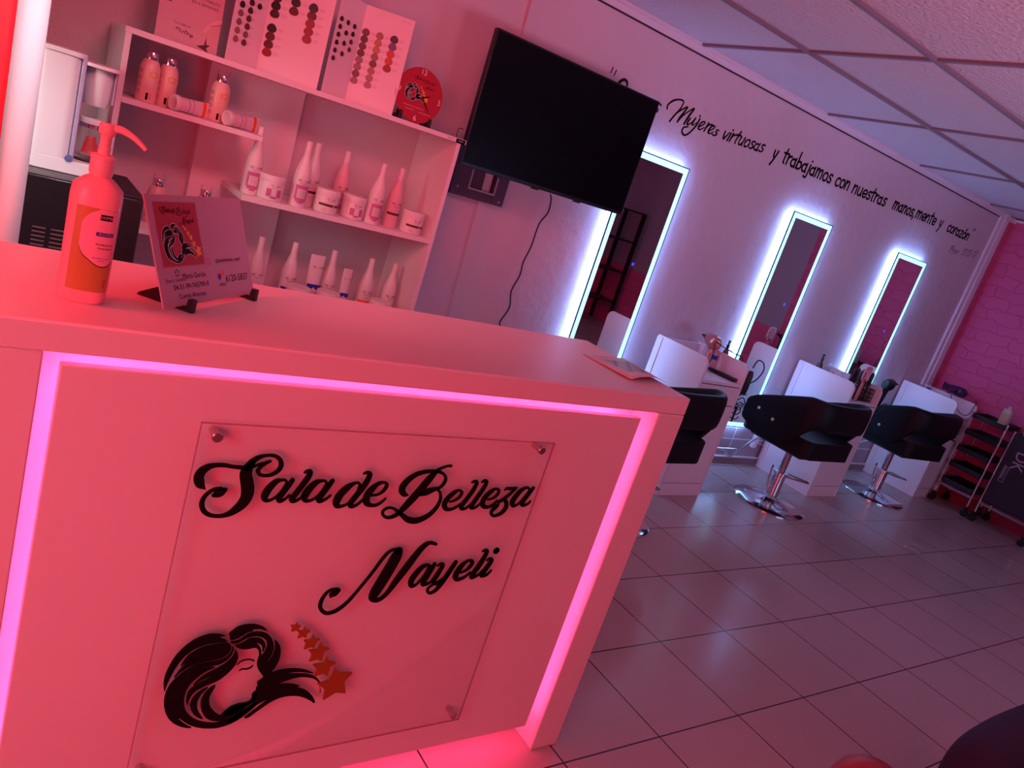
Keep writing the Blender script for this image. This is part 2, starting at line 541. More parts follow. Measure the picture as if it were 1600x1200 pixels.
# mapping: photo tracing -> flat emblem space on the sign plane
def tr(ox, oy, s):
    def f(a, b):
        p = at(ox + a / s, oy + b / s, 'y', YS)
        return (p.x, p.z)
    return f
T1, T2, T3, T4 = tr(290, 680, 6.667), tr(500, 680, 8.0), tr(660, 680, 8.0), tr(480, 820, 5.0)
def W_(s):
    return 1.06 / FPX / s * 1.30          # pixel width -> metres at the sign's distance
LET = [
 (T1, 6.667, [  # capital S
  [(200, 553, 14), (150, 505, 90), (135, 440, 98), (160, 380, 92), (220, 333, 72), (300, 310, 48), (400, 308, 42), (500, 325, 38), (600, 332, 40)],
  [(635, 335, 70), (690, 275, 66), (760, 228, 48), (850, 206, 28), (930, 212, 34), (982, 252, 44), (992, 310, 48), (965, 362, 44), (900, 404, 38), (830, 417, 32), (772, 405, 36), (752, 365, 42), (778, 328, 34), (825, 296, 26), (885, 266, 18)],
  [(690, 328, 30), (760, 302, 26), (820, 284, 24), (880, 266, 20)],
  [(690, 285, 60), (645, 340, 105), (625, 400, 118), (636, 480, 124), (645, 560, 124), (632, 640, 116), (588, 710, 104), (530, 762, 88), (460, 808, 62), (380, 834, 42), (300, 836, 38), (230, 818, 44), (182, 775, 52), (167, 710, 50), (192, 640, 42), (250, 585, 38), (310, 556, 34), (370, 550, 34)],
  [(290, 622, 40), (330, 605, 85), (375, 580, 90), (412, 562, 42)]]),
 (T1, 6.667, [[(1050, 490, 26), (1040, 464, 24), (1000, 463, 28), (940, 480, 58), (870, 545, 74), (828, 610, 76), (822, 658, 60), (860, 676, 32), (930, 645, 22), (1000, 570, 18), (1050, 490, 20)],
              [(1112, 462, 44), (1060, 530, 58), (1000, 608, 60), (968, 660, 56), (985, 680, 42), (1030, 662, 25), (1080, 620, 20)]]),
 (T1, 6.667, [[(1238, 385, 22), (1265, 372, 34), (1298, 378, 48), (1270, 440, 60), (1210, 522, 60), (1140, 612, 60), (1102, 662, 56), (1125, 682, 40), (1190, 655, 25), (1235, 610, 18)]]),
 (T1, 6.667, [[(1465, 500, 26), (1455, 474, 24), (1415, 472, 28), (1355, 490, 58), (1285, 555, 74), (1243, 618, 76), (1237, 662, 56), (1275, 680, 32), (1345, 652, 22), (1415, 578, 18), (1465, 500, 20)],
              [(1527, 470, 44), (1475, 538, 58), (1415, 614, 60), (1383, 664, 54), (1400, 682, 42), (1460, 660, 25), (1508, 622, 18)]]),
 (T2, 8.0, [[(495, 610, 30), (480, 592, 28), (430, 596, 36), (345, 645, 78), (250, 735, 92), (203, 825, 90), (208, 878, 60), (265, 882, 36), (340, 850, 24), (440, 740, 18), (490, 620, 20)],
            [(545, 476, 22), (585, 462, 38), (618, 482, 60), (590, 560, 66), (520, 665, 70), (430, 775, 70), (375, 855, 66), (395, 886, 46), (460, 862, 32), (535, 800, 26)]]),
 (T2, 8.0, [[(640, 748, 24), (730, 732, 30), (805, 672, 42), (832, 612, 40), (800, 586, 28), (725, 602, 48), (635, 680, 80), (580, 765, 84), (578, 835, 76), (625, 868, 48), (700, 868, 34), (770, 828, 28), (820, 782, 12)]]),
 (T2, 8.0, [[(1095, 742, 16), (1055, 735, 58), (1020, 690, 76), (1042, 620, 80), (1115, 542, 70), (1210, 482, 56), (1330, 450, 44), (1450, 447, 38), (1530, 472, 34), (1566, 522, 34), (1555, 580, 40), (1512, 635, 34), (1450, 668, 30)],
            [(1490, 655, 26), (1410, 676, 56), (1325, 706, 80), (1255, 728, 50)],
            [(1460, 668, 26), (1497, 715, 30), (1500, 800, 36), (1450, 900, 46), (1370, 982, 56), (1280, 1037, 64), (1180, 1064, 74), (1090, 1046, 70), (1030, 1000, 54), (960, 942, 40), (900, 905, 28), (840, 905, 30), (788, 938, 34), (782, 988, 34), (830, 1022, 36), (900, 1014, 44), (975, 972, 56), (1060, 888, 80), (1150, 790, 92), (1240, 690, 94), (1330, 580, 90), (1400, 500, 76), (1460, 440, 44), (1530, 400, 28), (1600, 380, 26), (1636, 378, 30)]]),
 (T3, 8.0, [[(335, 828, 18), (400, 810, 26), (462, 765, 34), (488, 710, 34), (455, 684, 24), (392, 715, 50), (312, 785, 60), (272, 855, 60), (285, 912, 50), (350, 922, 34), (428, 888, 28), (475, 850, 18)]]),
 (T3, 8.0, [[(615, 588, 18), (650, 572, 32), (676, 590, 42), (632, 680, 50), (560, 780, 52), (495, 865, 52), (480, 910, 42), (535, 910, 28), (600, 860, 20)]]),
 (T3, 8.0, [[(737, 583, 18), (772, 564, 32), (798, 582, 42), (755, 668, 50), (690, 762, 52), (625, 855, 52), (605, 902, 42), (655, 898, 28), (722, 850, 20)]]),
 (T3, 8.0, [[(812, 800, 18), (880, 782, 26), (935, 735, 34), (950, 685, 34), (915, 665, 26), (852, 702, 50), (782, 770, 60), (748, 838, 60), (760, 885, 48), (820, 893, 34), (880, 862, 26), (930, 812, 18)]]),
 (T3, 8.0, [[(1022, 684, 10), (1050, 662, 30), (1110, 664, 34), (1175, 652, 22)], [(1165, 660, 24), (1100, 722, 34), (1015, 790, 38), (945, 835, 34)],
            [(990, 800, 24), (1038, 822, 44), (1040, 895, 52), (985, 965, 46), (905, 1002, 34), (858, 985, 34), (866, 938, 44), (905, 895, 56), (938, 868, 34)]]),
 (T3, 8.0, [[(1335, 685, 26), (1325, 655, 24), (1285, 655, 30), (1225, 690, 52), (1158, 765, 62), (1120, 830, 62), (1130, 874, 44), (1190, 858, 24), (1260, 780, 18), (1330, 690, 18)],
            [(1382, 655, 36), (1330, 722, 48), (1270, 802, 50), (1238, 855, 48), (1262, 872, 34), (1318, 850, 24), (1350, 815, 12)]]),
 (T4, 5.0, [[(180, 562, 12), (190, 545, 46), (215, 525, 56), (240, 508, 36)],
            [(235, 494, 14), (180, 505, 18), (135, 545, 24), (103, 605, 28), (105, 655, 28), (150, 687, 26), (230, 664, 30), (320, 592, 25), (400, 500, 22), (500, 378, 22), (600, 245, 24), (660, 195, 20), (720, 188, 24)],
            [(712, 200, 60), (690, 250, 84), (640, 340, 86), (580, 440, 86), (528, 525, 80), (512, 568, 58), (555, 582, 34), (620, 532, 34), (700, 425, 50), (780, 320, 56), (850, 228, 50), (910, 162, 42), (960, 137, 26), (1003, 148, 22)]]),
 (T4, 5.0, [[(955, 325, 20), (945, 310, 20), (900, 325, 34), (850, 375, 44), (812, 430, 44), (812, 472, 34), (850, 462, 18), (905, 400, 14), (950, 325, 16)],
            [(992, 305, 30), (950, 370, 40), (908, 438, 40), (905, 464, 28), (955, 448, 18), (990, 412, 14)]]),
 (T4, 5.0, [[(1015, 318, 12), (1040, 303, 22), (1056, 315, 30), (1015, 385, 36), (985, 435, 36), (1005, 456, 24), (1070, 412, 18), (1130, 330, 18)],
            [(1158, 288, 30), (1110, 360, 36), (1050, 448, 36), (1000, 508, 28), (955, 530, 20), (936, 508, 20), (962, 475, 16), (1040, 430, 16), (1108, 378, 14)]]),
 (T4, 5.0, [[(1190, 372, 12), (1240, 350, 20), (1278, 312, 28), (1285, 282, 26), (1250, 280, 18), (1200, 322, 38), (1158, 388, 42), (1168, 422, 32), (1222, 408, 20), (1272, 368, 14)]]),
 (T4, 5.0, [[(1368, 205, 12), (1390, 196, 22), (1400, 212, 30), (1352, 298, 38), (1295, 378, 38), (1282, 408, 28), (1330, 390, 18), (1372, 350, 14)]]),
 (T4, 5.0, [[(1400, 275, 12), (1425, 262, 22), (1435, 280, 32), (1385, 352, 38), (1360, 392, 32), (1400, 386, 20), (1435, 352, 12)], [(1474, 201, 46), (1476, 199, 46)]]),
]
for f, s, strokes in LET:
    m = MB()
    m.M = Matrix(((1, 0, 0, 0), (0, 0, -1, YS), (0, 1, 0, 0), (0, 0, 0, 1)))   # local xy -> world xz, local z -> -y
    for st in strokes:
        pts = []
        for i, (a, b, w) in enumerate(st):
            u, v = f(a, b)
            # local scale of the sign plane at this pixel
            u2, v2 = f(a + 4, b)
            u3, v3 = f(a, b + 4)
            sc = math.sqrt(abs((u2 - u) * (v3 - v) - (u3 - u) * (v2 - v))) / 4
            pts.append((u, v, w * sc))
        m.ribbon(pts, 0.0, 0.003)
    m.build('letter', ink, sg, smooth=False)

# emblem: locks of hair, face lines, stars (traced once, reused on the card and the clock)
EA, EB = (240, 960, 6.32), (360, 960, 7.5)
LOCKS = [
 (EA, [(715,205),(640,188),(560,185),(470,210),(380,255),(290,325),(210,410),(150,510),(110,600),(95,680),(103,765),(125,700),(160,620),(200,545),(250,470),(310,400),(390,340),(480,300),(560,280),(640,272),(725,268),(720,250),(680,232),(625,222),(665,212)]),
 (EA, [(745,280),(690,281),(600,292),(500,312),(420,347),(350,392),(300,445),(262,512),(300,480),(380,438),(490,415),(380,447),(300,494),(250,548),(190,635),(260,565),(360,505),(480,465),(600,445),(685,420),(740,380),(765,330),(762,298)]),
 (EA, [(773,310),(775,345),(750,390),(695,432),(600,459),(480,478),(370,517),(270,577),(195,647),(150,700),(118,765),(103,830),(100,900),(115,970),(150,1030),(200,1072),(260,1100),(320,1112),(380,1114),(330,1092),(290,1065),(255,1035),(237,1010),(265,1028),(310,1062),(360,1088),(420,1106),(480,1116),(570,1119),(660,1106),(760,1071),(850,1022),(940,952),(1015,885),(1015,850),(930,905),(840,962),(760,1012),(680,1050),(600,1066),(520,1062),(440,1045),(370,1010),(320,955),(298,890),(298,820),(315,750),(350,690),(410,632),(480,575),(560,532),(612,515),(560,514),(480,545),(400,600),(470,540),(540,508),(640,490),(710,455),(765,402),(790,345),(790,318)]),
 (EA, [(802,332),(830,375),(832,420),(812,480),(772,530),(722,582),(652,635),(592,665),(500,702),(422,742),(372,787),(347,840),(330,895),(320,860),(325,800),(345,755),(378,718),(470,660),(580,612),(665,572),(570,605),(470,640),(383,705),(430,645),(500,592),(590,545),(652,512),(702,482),(762,432),(797,380)]),
 (EA, [(545,705),(480,737),(420,778),(377,832),(357,880),(362,930),(392,980),(440,1015),(490,1028),(452,975),(427,920),(427,860),(452,800),(492,755)]),
 (EA, [(615,685),(560,716),(502,770),(467,840),(462,900),(475,960),(510,1012),(560,1040),(640,1048),(720,1030),(800,988),(850,962),(800,968),(860,935),(940,882),(1015,822),(1015,745),(1000,760),(972,800),(962,835),(920,862),(840,872),(760,900),(702,945),(665,988),(648,990),(600,960),(560,910),(545,860),(550,800),(585,740)]),
 (EB, [(-20,225),(0,200),(30,178),(80,140),(150,115),(240,107),(320,115),(390,142),(440,192),(400,176),(330,158),(235,168),(272,183),(200,200),(140,240),(90,272),(40,290),(0,290),(-15,272),(20,250),(60,208),(20,235),(-10,255)]),
 (EB, [(0,310),(60,304),(110,286),(160,247),(220,212),(300,196),(380,200),(440,225),(482,272),(506,330),(506,400),(478,470),(440,530),(400,582),(445,548),(492,478),(520,400),(522,345),(513,290),(550,315),(580,360),(588,430),(573,510),(530,600),(480,662),(455,688),(540,655),(640,633),(750,625),(850,635),(920,658),(985,690),(900,675),(800,662),(700,672),(590,700),(700,690),(800,685),(900,690),(980,712),(1020,745),(1045,778),(1035,790),(990,752),(940,733),(850,722),(750,735),(650,765),(560,802),(480,845),(420,868),(360,885),(440,858),(525,822),(605,806),(685,803),(760,815),(820,832),(770,840),(705,852),(800,850),(870,875),(925,912),(972,970),(1003,1048),(985,1010),(978,1035),(930,1000),(860,965),(780,945),(700,943),(620,955),(540,980),(460,1020),(380,1075),(290,1138),(200,1205),(150,1205),(230,1145),(320,1080),(420,1000),(520,935),(620,900),(700,887),(780,885),(870,908),(790,893),(700,895),(620,908),(520,945),(420,985),(300,1050),(200,1120),(110,1200),(0,1260),(-60,1240),(60,1160),(160,1100),(280,1030),(390,950),(280,1010),(160,1080),(50,1150),(-80,1190),(-80,1130),(0,1078),(60,1050),(130,1036),(200,1025),(240,992),(250,960),(247,932),(270,905),(300,882),(297,856),(318,832),(308,795),(320,776),(370,748),(386,722),(360,690),(330,650),(310,605),(310,550),(330,490),(332,475),(362,475),(385,450),(415,400),(430,340),(415,290),(370,257),(300,244),(220,257),(150,292),(90,330),(10,335)]),
 (EB, [(45,352),(100,345),(160,312),(220,275),(300,264),(360,277),(398,312),(410,360),(392,410),(370,442),(374,395),(360,352),(325,327),(260,318),(310,337),(340,362),(358,400),(358,440),(362,480),(335,480),(332,450),(325,410),(300,380),(250,386),(200,398),(140,400),(90,386),(55,366)]),
]
LINES = [(EB, [(75, 585, 6), (120, 545, 10), (190, 522, 12), (240, 525, 13), (275, 537, 15)]), (EB, [(100, 655, 4), (130, 635, 12), (190, 632, 14), (235, 615, 16), (262, 590, 8)]),
         (EB, [(1045, 840, 5), (1050, 875, 8), (1046, 915, 3)])]
STARS = [(765, 138, 68, -14), (862, 205, 78, -16), (952, 315, 104, -14), (1040, 432, 128, -16), (1100, 595, 140, -12), (1228, 800, 215, -10)]
STARPTS = [[(780,78),(790,118),(822,122),(795,148),(795,192),(760,172),(710,190),(722,152),(702,122),(755,118)],
 [(873,132),(890,175),(930,182),(893,212),(880,268),(845,245),(782,268),(805,222),(780,178),(840,182)],
 [(970,222),(990,270),(1045,275),(1000,315),(975,382),(930,368),(858,398),(880,335),(853,295),(935,285)],
 [(1060,312),(1085,375),(1155,385),(1090,430),(1065,530),(1010,510),(918,540),(950,465),(910,408),(1010,400)],
 [(1135,472),(1150,540),(1232,552),(1160,600),(1135,705),(1070,680),(975,715),(1010,640),(960,578),(1085,560)],
 [(1230,612),(1265,675),(1422,672),(1330,770),(1342,908),(1225,900),(1080,990),(1105,870),(1015,800),(1150,765)]]
def sgp(fr, a, b):
    p = at(fr[0] + a / fr[2], fr[1] + b / fr[2], 'y', YS)
    return (p.x, p.z)
def chaikin(P):
    o = []
    for i in range(len(P)):
        a, b = P[i], P[(i + 1) % len(P)]
        o.append((a[0] * .8 + b[0] * .2, a[1] * .8 + b[1] * .2))
        o.append((a[0] * .2 + b[0] * .8, a[1] * .2 + b[1] * .8))
    return o
EMB = [chaikin([sgp(fr, *p) for p in poly]) for fr, poly in LOCKS]
EMBL = []
for fr, l in LINES:
    EMBL.append([(*sgp(fr, a, b), w / fr[2] * 0.00098) for a, b, w in l])
EMBS = [[sgp(EB, *p) for p in s] for s in STARPTS]
def fill(mb, poly, z0, z1, mi=0):
    """robust fill of a possibly self-touching outline"""
    vs, es, fs, *_ = delaunay_2d_cdt([Vector(p) for p in poly], [], [list(range(len(poly)))], 1, 1e-7)
    n = len(vs)
    P = [(v.x, v.y, z0) for v in vs] + [(v.x, v.y, z1) for v in vs]
    F = [[i + n for i in f] for f in fs]
    cnt = {}
    for f in fs:
        for i in range(len(f)):
            e = (f[i], f[(i + 1) % len(f)])
            cnt[tuple(sorted(e))] = cnt.get(tuple(sorted(e)), 0) + 1
    if z1 - z0 > 0.0005:
        F += [list(reversed(f)) for f in fs]
        for (a, b), c in cnt.items():
            if c == 1:
                F.append([a, b, b + n, a + n])
    mb.put(P, F, mi)
XZ = Matrix(((1, 0, 0, 0), (0, 0, -1, YS), (0, 1, 0, 0), (0, 0, 0, 1)))
m = MB(); m.M = XZ
for p in EMB: fill(m, p, 0, 0.003)
for l in EMBL: m.ribbon(l, 0, 0.003)
tag(m.build('emblem', ink, sg, smooth=False), 'black emblem of a woman with flowing hair')
for s_ in EMBS:
    m = MB(); m.M = XZ
    fill(m, s_, 0.0, 0.005)
    m.build('star', orange, sg, smooth=False)
# emblem in unit space for small prints
ex0 = min(p[0] for l in EMB for p in l); ey0 = min(p[1] for l in EMB for p in l)
esz = max(p[0] for l in EMBS for p in l) - ex0
def emblem_small(mb, cx, cy, width, z, mi_hair, mi_star, mi_line=None):
    k = width / esz
    t = lambda p: (cx + (p[0] - ex0 - esz / 2) * k, cy + (p[1] - ey0 - esz * 0.3) * k)
    for p in EMB:
        q = [t(a) for a in p]
        if mi_line is not None:
            mb.ribbon([(*a, width * 0.02) for a in q[::2]] + [(*q[0], width * 0.02)], z - 0.0002, z - 0.0001, mi_line, sub=1)
        fill(mb, q, z, z, mi_hair)
    for p in EMBS: fill(mb, [t(a) for a in p], z, z, mi_star)

# ------------------------------------------------------------------ stroke lettering (for handwriting)
def arc(cx, cy, rx_, ry_, a0, a1, k=7):
    return [(cx + rx_ * math.cos(R(a0 + (a1 - a0) * i / k)), cy + ry_ * math.sin(R(a0 + (a1 - a0) * i / k))) for i in range(k + 1)]
G = {
 'a': (0.72, [arc(.3, .42, .27, .4, 60, 320, 9), [(.52, .95), (.5, .4), (.58, 0)]]),
 'b': (0.7, [[(.08, 1.75), (.08, 0.02)], arc(.3, .42, .27, .4, 140, -170, 10)]),
 'c': (0.62, [arc(.34, .45, .28, .45, 50, 310, 9)]),
 'e': (0.66, [[(.08, .42), (.55, .5)] + arc(.33, .48, .26, .45, 10, 320, 10)]),
 'i': (0.3, [[(.14, .95), (.13, 0)], [(.15, 1.35), (.16, 1.4)]]),
 'j': (0.36, [[(.2, .95), (.18, -.2), (.08, -.5), (-.18, -.4)], [(.22, 1.35), (.23, 1.4)]]),
 'm': (1.0, [[(.08, 1), (.08, 0)], [(.08, .6), (.25, .95), (.42, .85), (.44, 0)], [(.45, .6), (.62, .95), (.8, .85), (.84, 0)]]),
 'n': (0.68, [[(.08, 1), (.08, 0)], [(.08, .55), (.3, .95), (.5, .8), (.52, 0)]]),
 'o': (0.7, [arc(.33, .46, .27, .46, 90, 450, 12)]),
 'r': (0.52, [[(.1, 1), (.1, 0)], [(.1, .55), (.25, .88), (.48, .92)]]),
 's': (0.56, [[(.48, .85), (.3, .97), (.12, .8), (.18, .58), (.4, .42), (.46, .2), (.28, 0), (.05, .12)]]),
 't': (0.5, [[(.25, 1.5), (.2, .2), (.3, 0)], [(0, 1.02), (.48, 1.06)]]),
 'u': (0.7, [[(.08, .95), (.08, .3), (.25, 0), (.45, .15), (.52, .45)], [(.53, .98), (.53, .3), (.6, 0)]]),
 'v': (0.62, [[(.05, .95), (.27, 0.02), (.55, .98)]]),
 'y': (0.66, [[(.05, .95), (.12, .4), (.3, .25)], [(.55, 1.0), (.35, .1), (.1, -.6)]]),
 'z': (0.62, [[(.06, .92), (.52, .94), (.06, .04), (.55, .04)]]),
 'ó': (0.7, [arc(.33, .46, .27, .46, 90, 450, 12), [(.3, 1.2), (.48, 1.5)]]),
 ',': (0.3, [[(.15, .1), (.04, -.28)]]), ' ': (0.55, []), '"': (0.4, [[(.1, 1.8), (.06, 1.4)], [(.27, 1.8), (.24, 1.4)]]),
 'S': (1.2, [[(1.0, 1.7), (.8, 2.05), (.4, 2.0), (.3, 1.5), (.7, 1.0), (.8, .4), (.4, 0), (0, .2)]]),
 'P': (0.8, [[(.2, 1.7), (.1, 0)], [(-.1, 1.4), (.3, 1.85), (.7, 1.6), (.6, 1.1), (.15, .9)]]),
 '3': (0.65, [[(.1, 1.6), (.4, 1.7), (.5, 1.35), (.25, 1.0), (.5, .8), (.45, .2), (.05, .1)]]),
 '1': (0.4, [[(.1, 1.4), (.28, 1.7), (.2, 0)]]), '7': (0.6, [[(.1, 1.65), (.6, 1.7), (.2, 0)]]),
 ':': (0.3, [[(.15, .9), (.16, .95)], [(.12, .2), (.13, .25)]]), '-': (0.5, [[(.05, .7), (.42, .74)]]),
}
def hand(mb, txt, p0, p1, xh, w, slant=0.0, z0=0.0, z1=0.001, mi=0, vary=0.0):
    """writes txt from p0 to p1 (baseline) in the plane; x-height xh"""
    tot = sum(G[c][0] for c in txt)
    k = (Vector(p1) - Vector(p0)).length / tot
    d = (Vector(p1) - Vector(p0)).normalized()
    nrm = Vector((-d.y, d.x))
    x = 0
    for c in txt:
        for st in G[c][1]:
            pts = []
            for i, (a, b) in enumerate(st):
                u = (x + a) * k + slant * b * xh
                q = Vector(p0) + d * u + nrm * b * xh
                ww = w * (1 + vary * math.sin(i * 2.1 + x))
                pts.append((q.x, q.y, ww))
            mb.ribbon(pts, z0, z1, mi, sub=3)
        x += G[c][0]

WALLXZ = Matrix(((1, 0, 0, 0), (0, 0, -1, YW - 0.0005), (0, 1, 0, 0), (0, 0, 0, 1)))
q = thing('wall_quote', 'black handwritten Spanish quote lettered high on the wall above the mirrors', 'wall lettering')
def word(txt, p0, p1, xh, w, slant=0.0, extra=None, vary=0.0):
    m = MB(); m.M = WALLXZ
    if txt: hand(m, txt, p0, p1, xh, w, slant, vary=vary)
    for st in (extra or []): m.ribbon(st, 0, 0.001, sub=5)
    m.build('word', ink, q, smooth=False)
word('', None, None, 0, 0, extra=[[(2.522, 2.118, .006), (2.518, 2.09, .005)], [(2.548, 2.112, .006), (2.543, 2.086, .005)]])
word('omos', (2.66, 1.99), (2.90, 2.005), 0.052, 0.009, 0.35, extra=[[(2.645, 2.06, .008), (2.638, 2.082, .012), (2.612, 2.088, .014), (2.588, 2.062, .016), (2.60, 2.03, .013), (2.63, 2.0, .012), (2.62, 1.975, .009), (2.585, 1.965, .008)]])
def wz(a, b, w):
    p = at(900 + a / 4.571, 80 + b / 4.571, 'y', YW)
    return (p.x, p.z, w * 0.00115)
word('', None, None, 0, 0, extra=[[wz(*p) for p in st] for st in [
    [(650, 412, 8), (655, 385, 9), (690, 355, 10), (735, 345, 8), (768, 360, 8), (745, 410, 8), (705, 455, 9), (668, 500, 10)],
    [(668, 500, 8), (720, 440, 8), (795, 398, 8), (775, 430, 10), (740, 475, 11), (722, 505, 9)],
    [(722, 505, 7), (775, 450, 7), (845, 408, 8), (815, 450, 12), (785, 495, 12), (770, 520, 10)],
    [(815, 480, 9), (795, 510, 11), (795, 525, 8), (825, 510, 6), (852, 480, 7)], [(855, 478, 8), (830, 515, 10), (835, 528, 6), (862, 510, 5)],
    [(884, 482, 9), (858, 530, 10), (812, 580, 9), (775, 600, 9), (755, 575, 10), (768, 545, 9), (800, 540, 6)], [(884, 462, 9), (886, 464, 9)],
    [(880, 540, 6), (915, 520, 7), (920, 505, 7), (895, 510, 9), (872, 545, 10), (885, 560, 7), (915, 545, 5)],
    [(948, 512, 9), (925, 550, 10), (912, 572, 8)], [(925, 548, 6), (955, 525, 8), (975, 528, 9)],
    [(948, 570, 6), (985, 550, 7), (990, 535, 7), (965, 540, 9), (942, 575, 10), (955, 588, 7), (982, 575, 5)],
    [(1020, 568, 7), (1005, 562, 7), (1000, 578, 9), (1005, 592, 9), (985, 602, 8), (970, 592, 6)]]])
word('virtuosas', (3.42, 2.022), (3.80, 2.046), 0.046, 0.0105, 0.35, vary=0.25)
word('y', (3.898, 2.035), (3.94, 2.036), 0.055, 0.0135, 0.12)
word('trabajamos', (3.995, 2.042), (4.545, 2.046), 0.056, 0.0135, 0.05)
word('con', (4.588, 2.048), (4.76, 2.052), 0.057, 0.0135, 0.05)
word('nuestras', (4.80, 2.050), (5.245, 2.058), 0.055, 0.0135, 0.05)
word('manos,', (5.34, 2.066), (5.66, 2.072), 0.055, 0.0135, 0.05)
word('mente', (5.675, 2.076), (5.985, 2.082), 0.055, 0.0135, 0.05)
word('y', (6.04, 2.084), (6.09, 2.084), 0.055, 0.0135, 0.05)
word('corazón', (6.18, 2.086), (6.56, 2.084), 0.052, 0.0135, 0.05)
word('', None, None, 0, 0, extra=[[(6.585, 2.19, .007), (6.582, 2.172, .006)], [(6.602, 2.19, .007), (6.598, 2.172, .006)]])
cq = thing('wall_citation', 'thin slanted scripture reference written on the wall below the end of the quote', 'wall lettering')
grey_ink = mat('grey_ink', (0.06, 0.04, 0.08), 0.6)
for txt_, pa, pb_ in (('Prov', (6.355, 1.943), (6.50, 1.957)), ('31:13-17', (6.55, 1.962), (6.80, 1.985))):
    m = MB(); m.M = WALLXZ
    hand(m, txt_, pa, pb_, 0.032, 0.0042, 0.4)
    m.build('word', grey_ink, cq, smooth=False)

# ------------------------------------------------------------------ LED mirrors
def make_mirror(x0, label):
    w, z0, z1 = 0.447, 0.305, 1.803
    t = thing('led_mirror', label, 'mirror', (x0, YW, 0), group='backlit wall mirrors')
    yb, yf = -0.02, -0.050
    MB().box(0.006, w - 0.006, yf + 0.002, yb, z0 + 0.006, z1 - 0.006).build('back_panel', mat('mirror_back_grey', (0.25, 0.27, 0.3), 0.5), t)
    m = MB()
    for b in ((0, 0.006, z0, z1), (w - 0.006, w, z0, z1), (0, w, z0, z0 + 0.006), (0, w, z1 - 0.006, z1)):
        m.box(b[0], b[1], yf - 0.002, yf + 0.006, b[2], b[3])
    m.build('frame', mat('mirror_frame_black', (0.01, 0.02, 0.03), 0.4), t)
    m = MB()
    L = 0.030
    for b in ((0.006, 0.006 + L, z0 + .006, z1 - .006), (w - 0.006 - L, w - 0.006, z0 + .006, z1 - .006), (0.006 + L, w - .006 - L, z0 + .006, z0 + .006 + L), (.006 + L, w - .006 - L, z1 - .006 - L, z1 - .006)):
        m.box(b[0], b[1], yf, yf + 0.002, b[2], b[3])
    tag(m.build('light_border', led_white, t), 'glowing frosted light border')
    MB().box(0.006 + L, w - 0.006 - L, yf, yf + 0.002, z0 + .006 + L, z1 - .006 - L).build('mirror_glass', mirror_m, t)
    m = MB()
    for b in ((0.0, 0.010, z0 + .0, z1), (w - 0.010, w, z0, z1), (0.01, w - .01, z0, z0 + 0.010), (.01, w - .01, z1 - .010, z1)):
        m.box(b[0], b[1], yf + 0.0065, -0.012, b[2], b[3])
    tag(m.build('back_light', led_back, t), 'bluish white light strip behind the mirror edge')
    m = MB()
    m.M = Matrix.Translation((w * 0.62, yf - 0.0003, 1.22)) @ Matrix.Rotation(R(90), 4, 'X')
    m.lathe([(0.009, 0), (0.009, 0.0008)], seg=16)
    tag(m.build('touch_button', led_blue, t), 'small blue lit touch button')
    return t
mir = make_mirror(at(1077.5, 266, 'y', 3.15).x - .447, 'tall mirror with glowing edge half hidden by the television')
dup(mir, (at(1240, 334, 'y', 3.15).x, YW, 0), 'tall glowing mirror between the first and second workstations')
dup(mir, (at(1405, 393, 'y', 3.15).x, YW, 0), 'glowing mirror farthest from the television, a pink paddle brush before it')

# ------------------------------------------------------------------ television
tv = thing('television', 'large black flat screen television mounted on the wall beside the shelves', 'television')
x0, x1, z0, z1, yt = 1.667, 2.622, 1.457, 2.011, 2.9
MB().box(x0, x1, yt, yt + 0.03, z0, z1).build('housing', bezel_m, tv, bevel=0.003)
MB().box(x0 + 0.008, x1 - 0.008, yt - 0.001, yt + 0.001, z0 + 0.016, z1 - 0.008).build('screen', screen_m, tv)
MB().box(x0 + 0.15, x1 - 0.15, yt + 0.03, yt + 0.07, z0 + 0.04, z0 + 0.36).build('rear_cover', bezel_m, tv, bevel=0.01)
for xx in (x0 + .20, x0 + 0.40, x1 - 0.3):
    MB().box(xx, xx + 0.03, yt + 0.004, yt + 0.026, z0 - 0.006, z0 + 0.004).build('bottom_tab', bezel_m, tv)
MB().box(x0 + .30, x0 + 0.33, yt + 0.06, YW - 0.05, z0 + 0.16, z0 + 0.22).build('mount_arm', mat('dark_painted_steel', (0.05, 0.04, 0.06), 0.4), tv)
MB().tube([(x0 - .0, yt + .05, z0 + .14), (x0 - .02, yt + .05, z0 + .14), (x0 - .024, yt + .05, z0 + .135), (x0 - .024, yt + .05, z0 + .075)], 0.0018).build('wire_loop', bezel_m, tv)
wp = thing('wall_mount_plate', 'dusty grey wall plate with an open rectangle below the television corner', 'wall bracket')
pm = mat('dusty_purple_grey_steel', (0.09, 0.06, 0.10), 0.6)
m = MB(); Y0, Y1 = YW - 0.05, YW - 0.001
m.box(1.80, 1.89, Y0, Y1, 1.32, 1.56).box(2.03, 2.10, Y0, Y1, 1.32, 1.56).box(1.89, 2.03, Y0, Y1, 1.32, 1.368).box(1.89, 2.03, Y0, Y1, 1.46, 1.56).box(1.89, 2.03, Y0 + 0.03, Y1, 1.36, 1.47)
m.build('plate', pm, wp, bevel=0.004)
m = MB()
m.box(1.885, 2.036, Y0 - 0.003, Y0, 1.362, 1.370).box(2.028, 2.036, Y0 - 0.003, Y0, 1.370, 1.47).box(1.885, 1.892, Y0 - 0.003, Y0, 1.37, 1.47)
m.build('inner_rim', mat('light_steel_rim', (0.4, 0.38, 0.48), 0.4), wp)
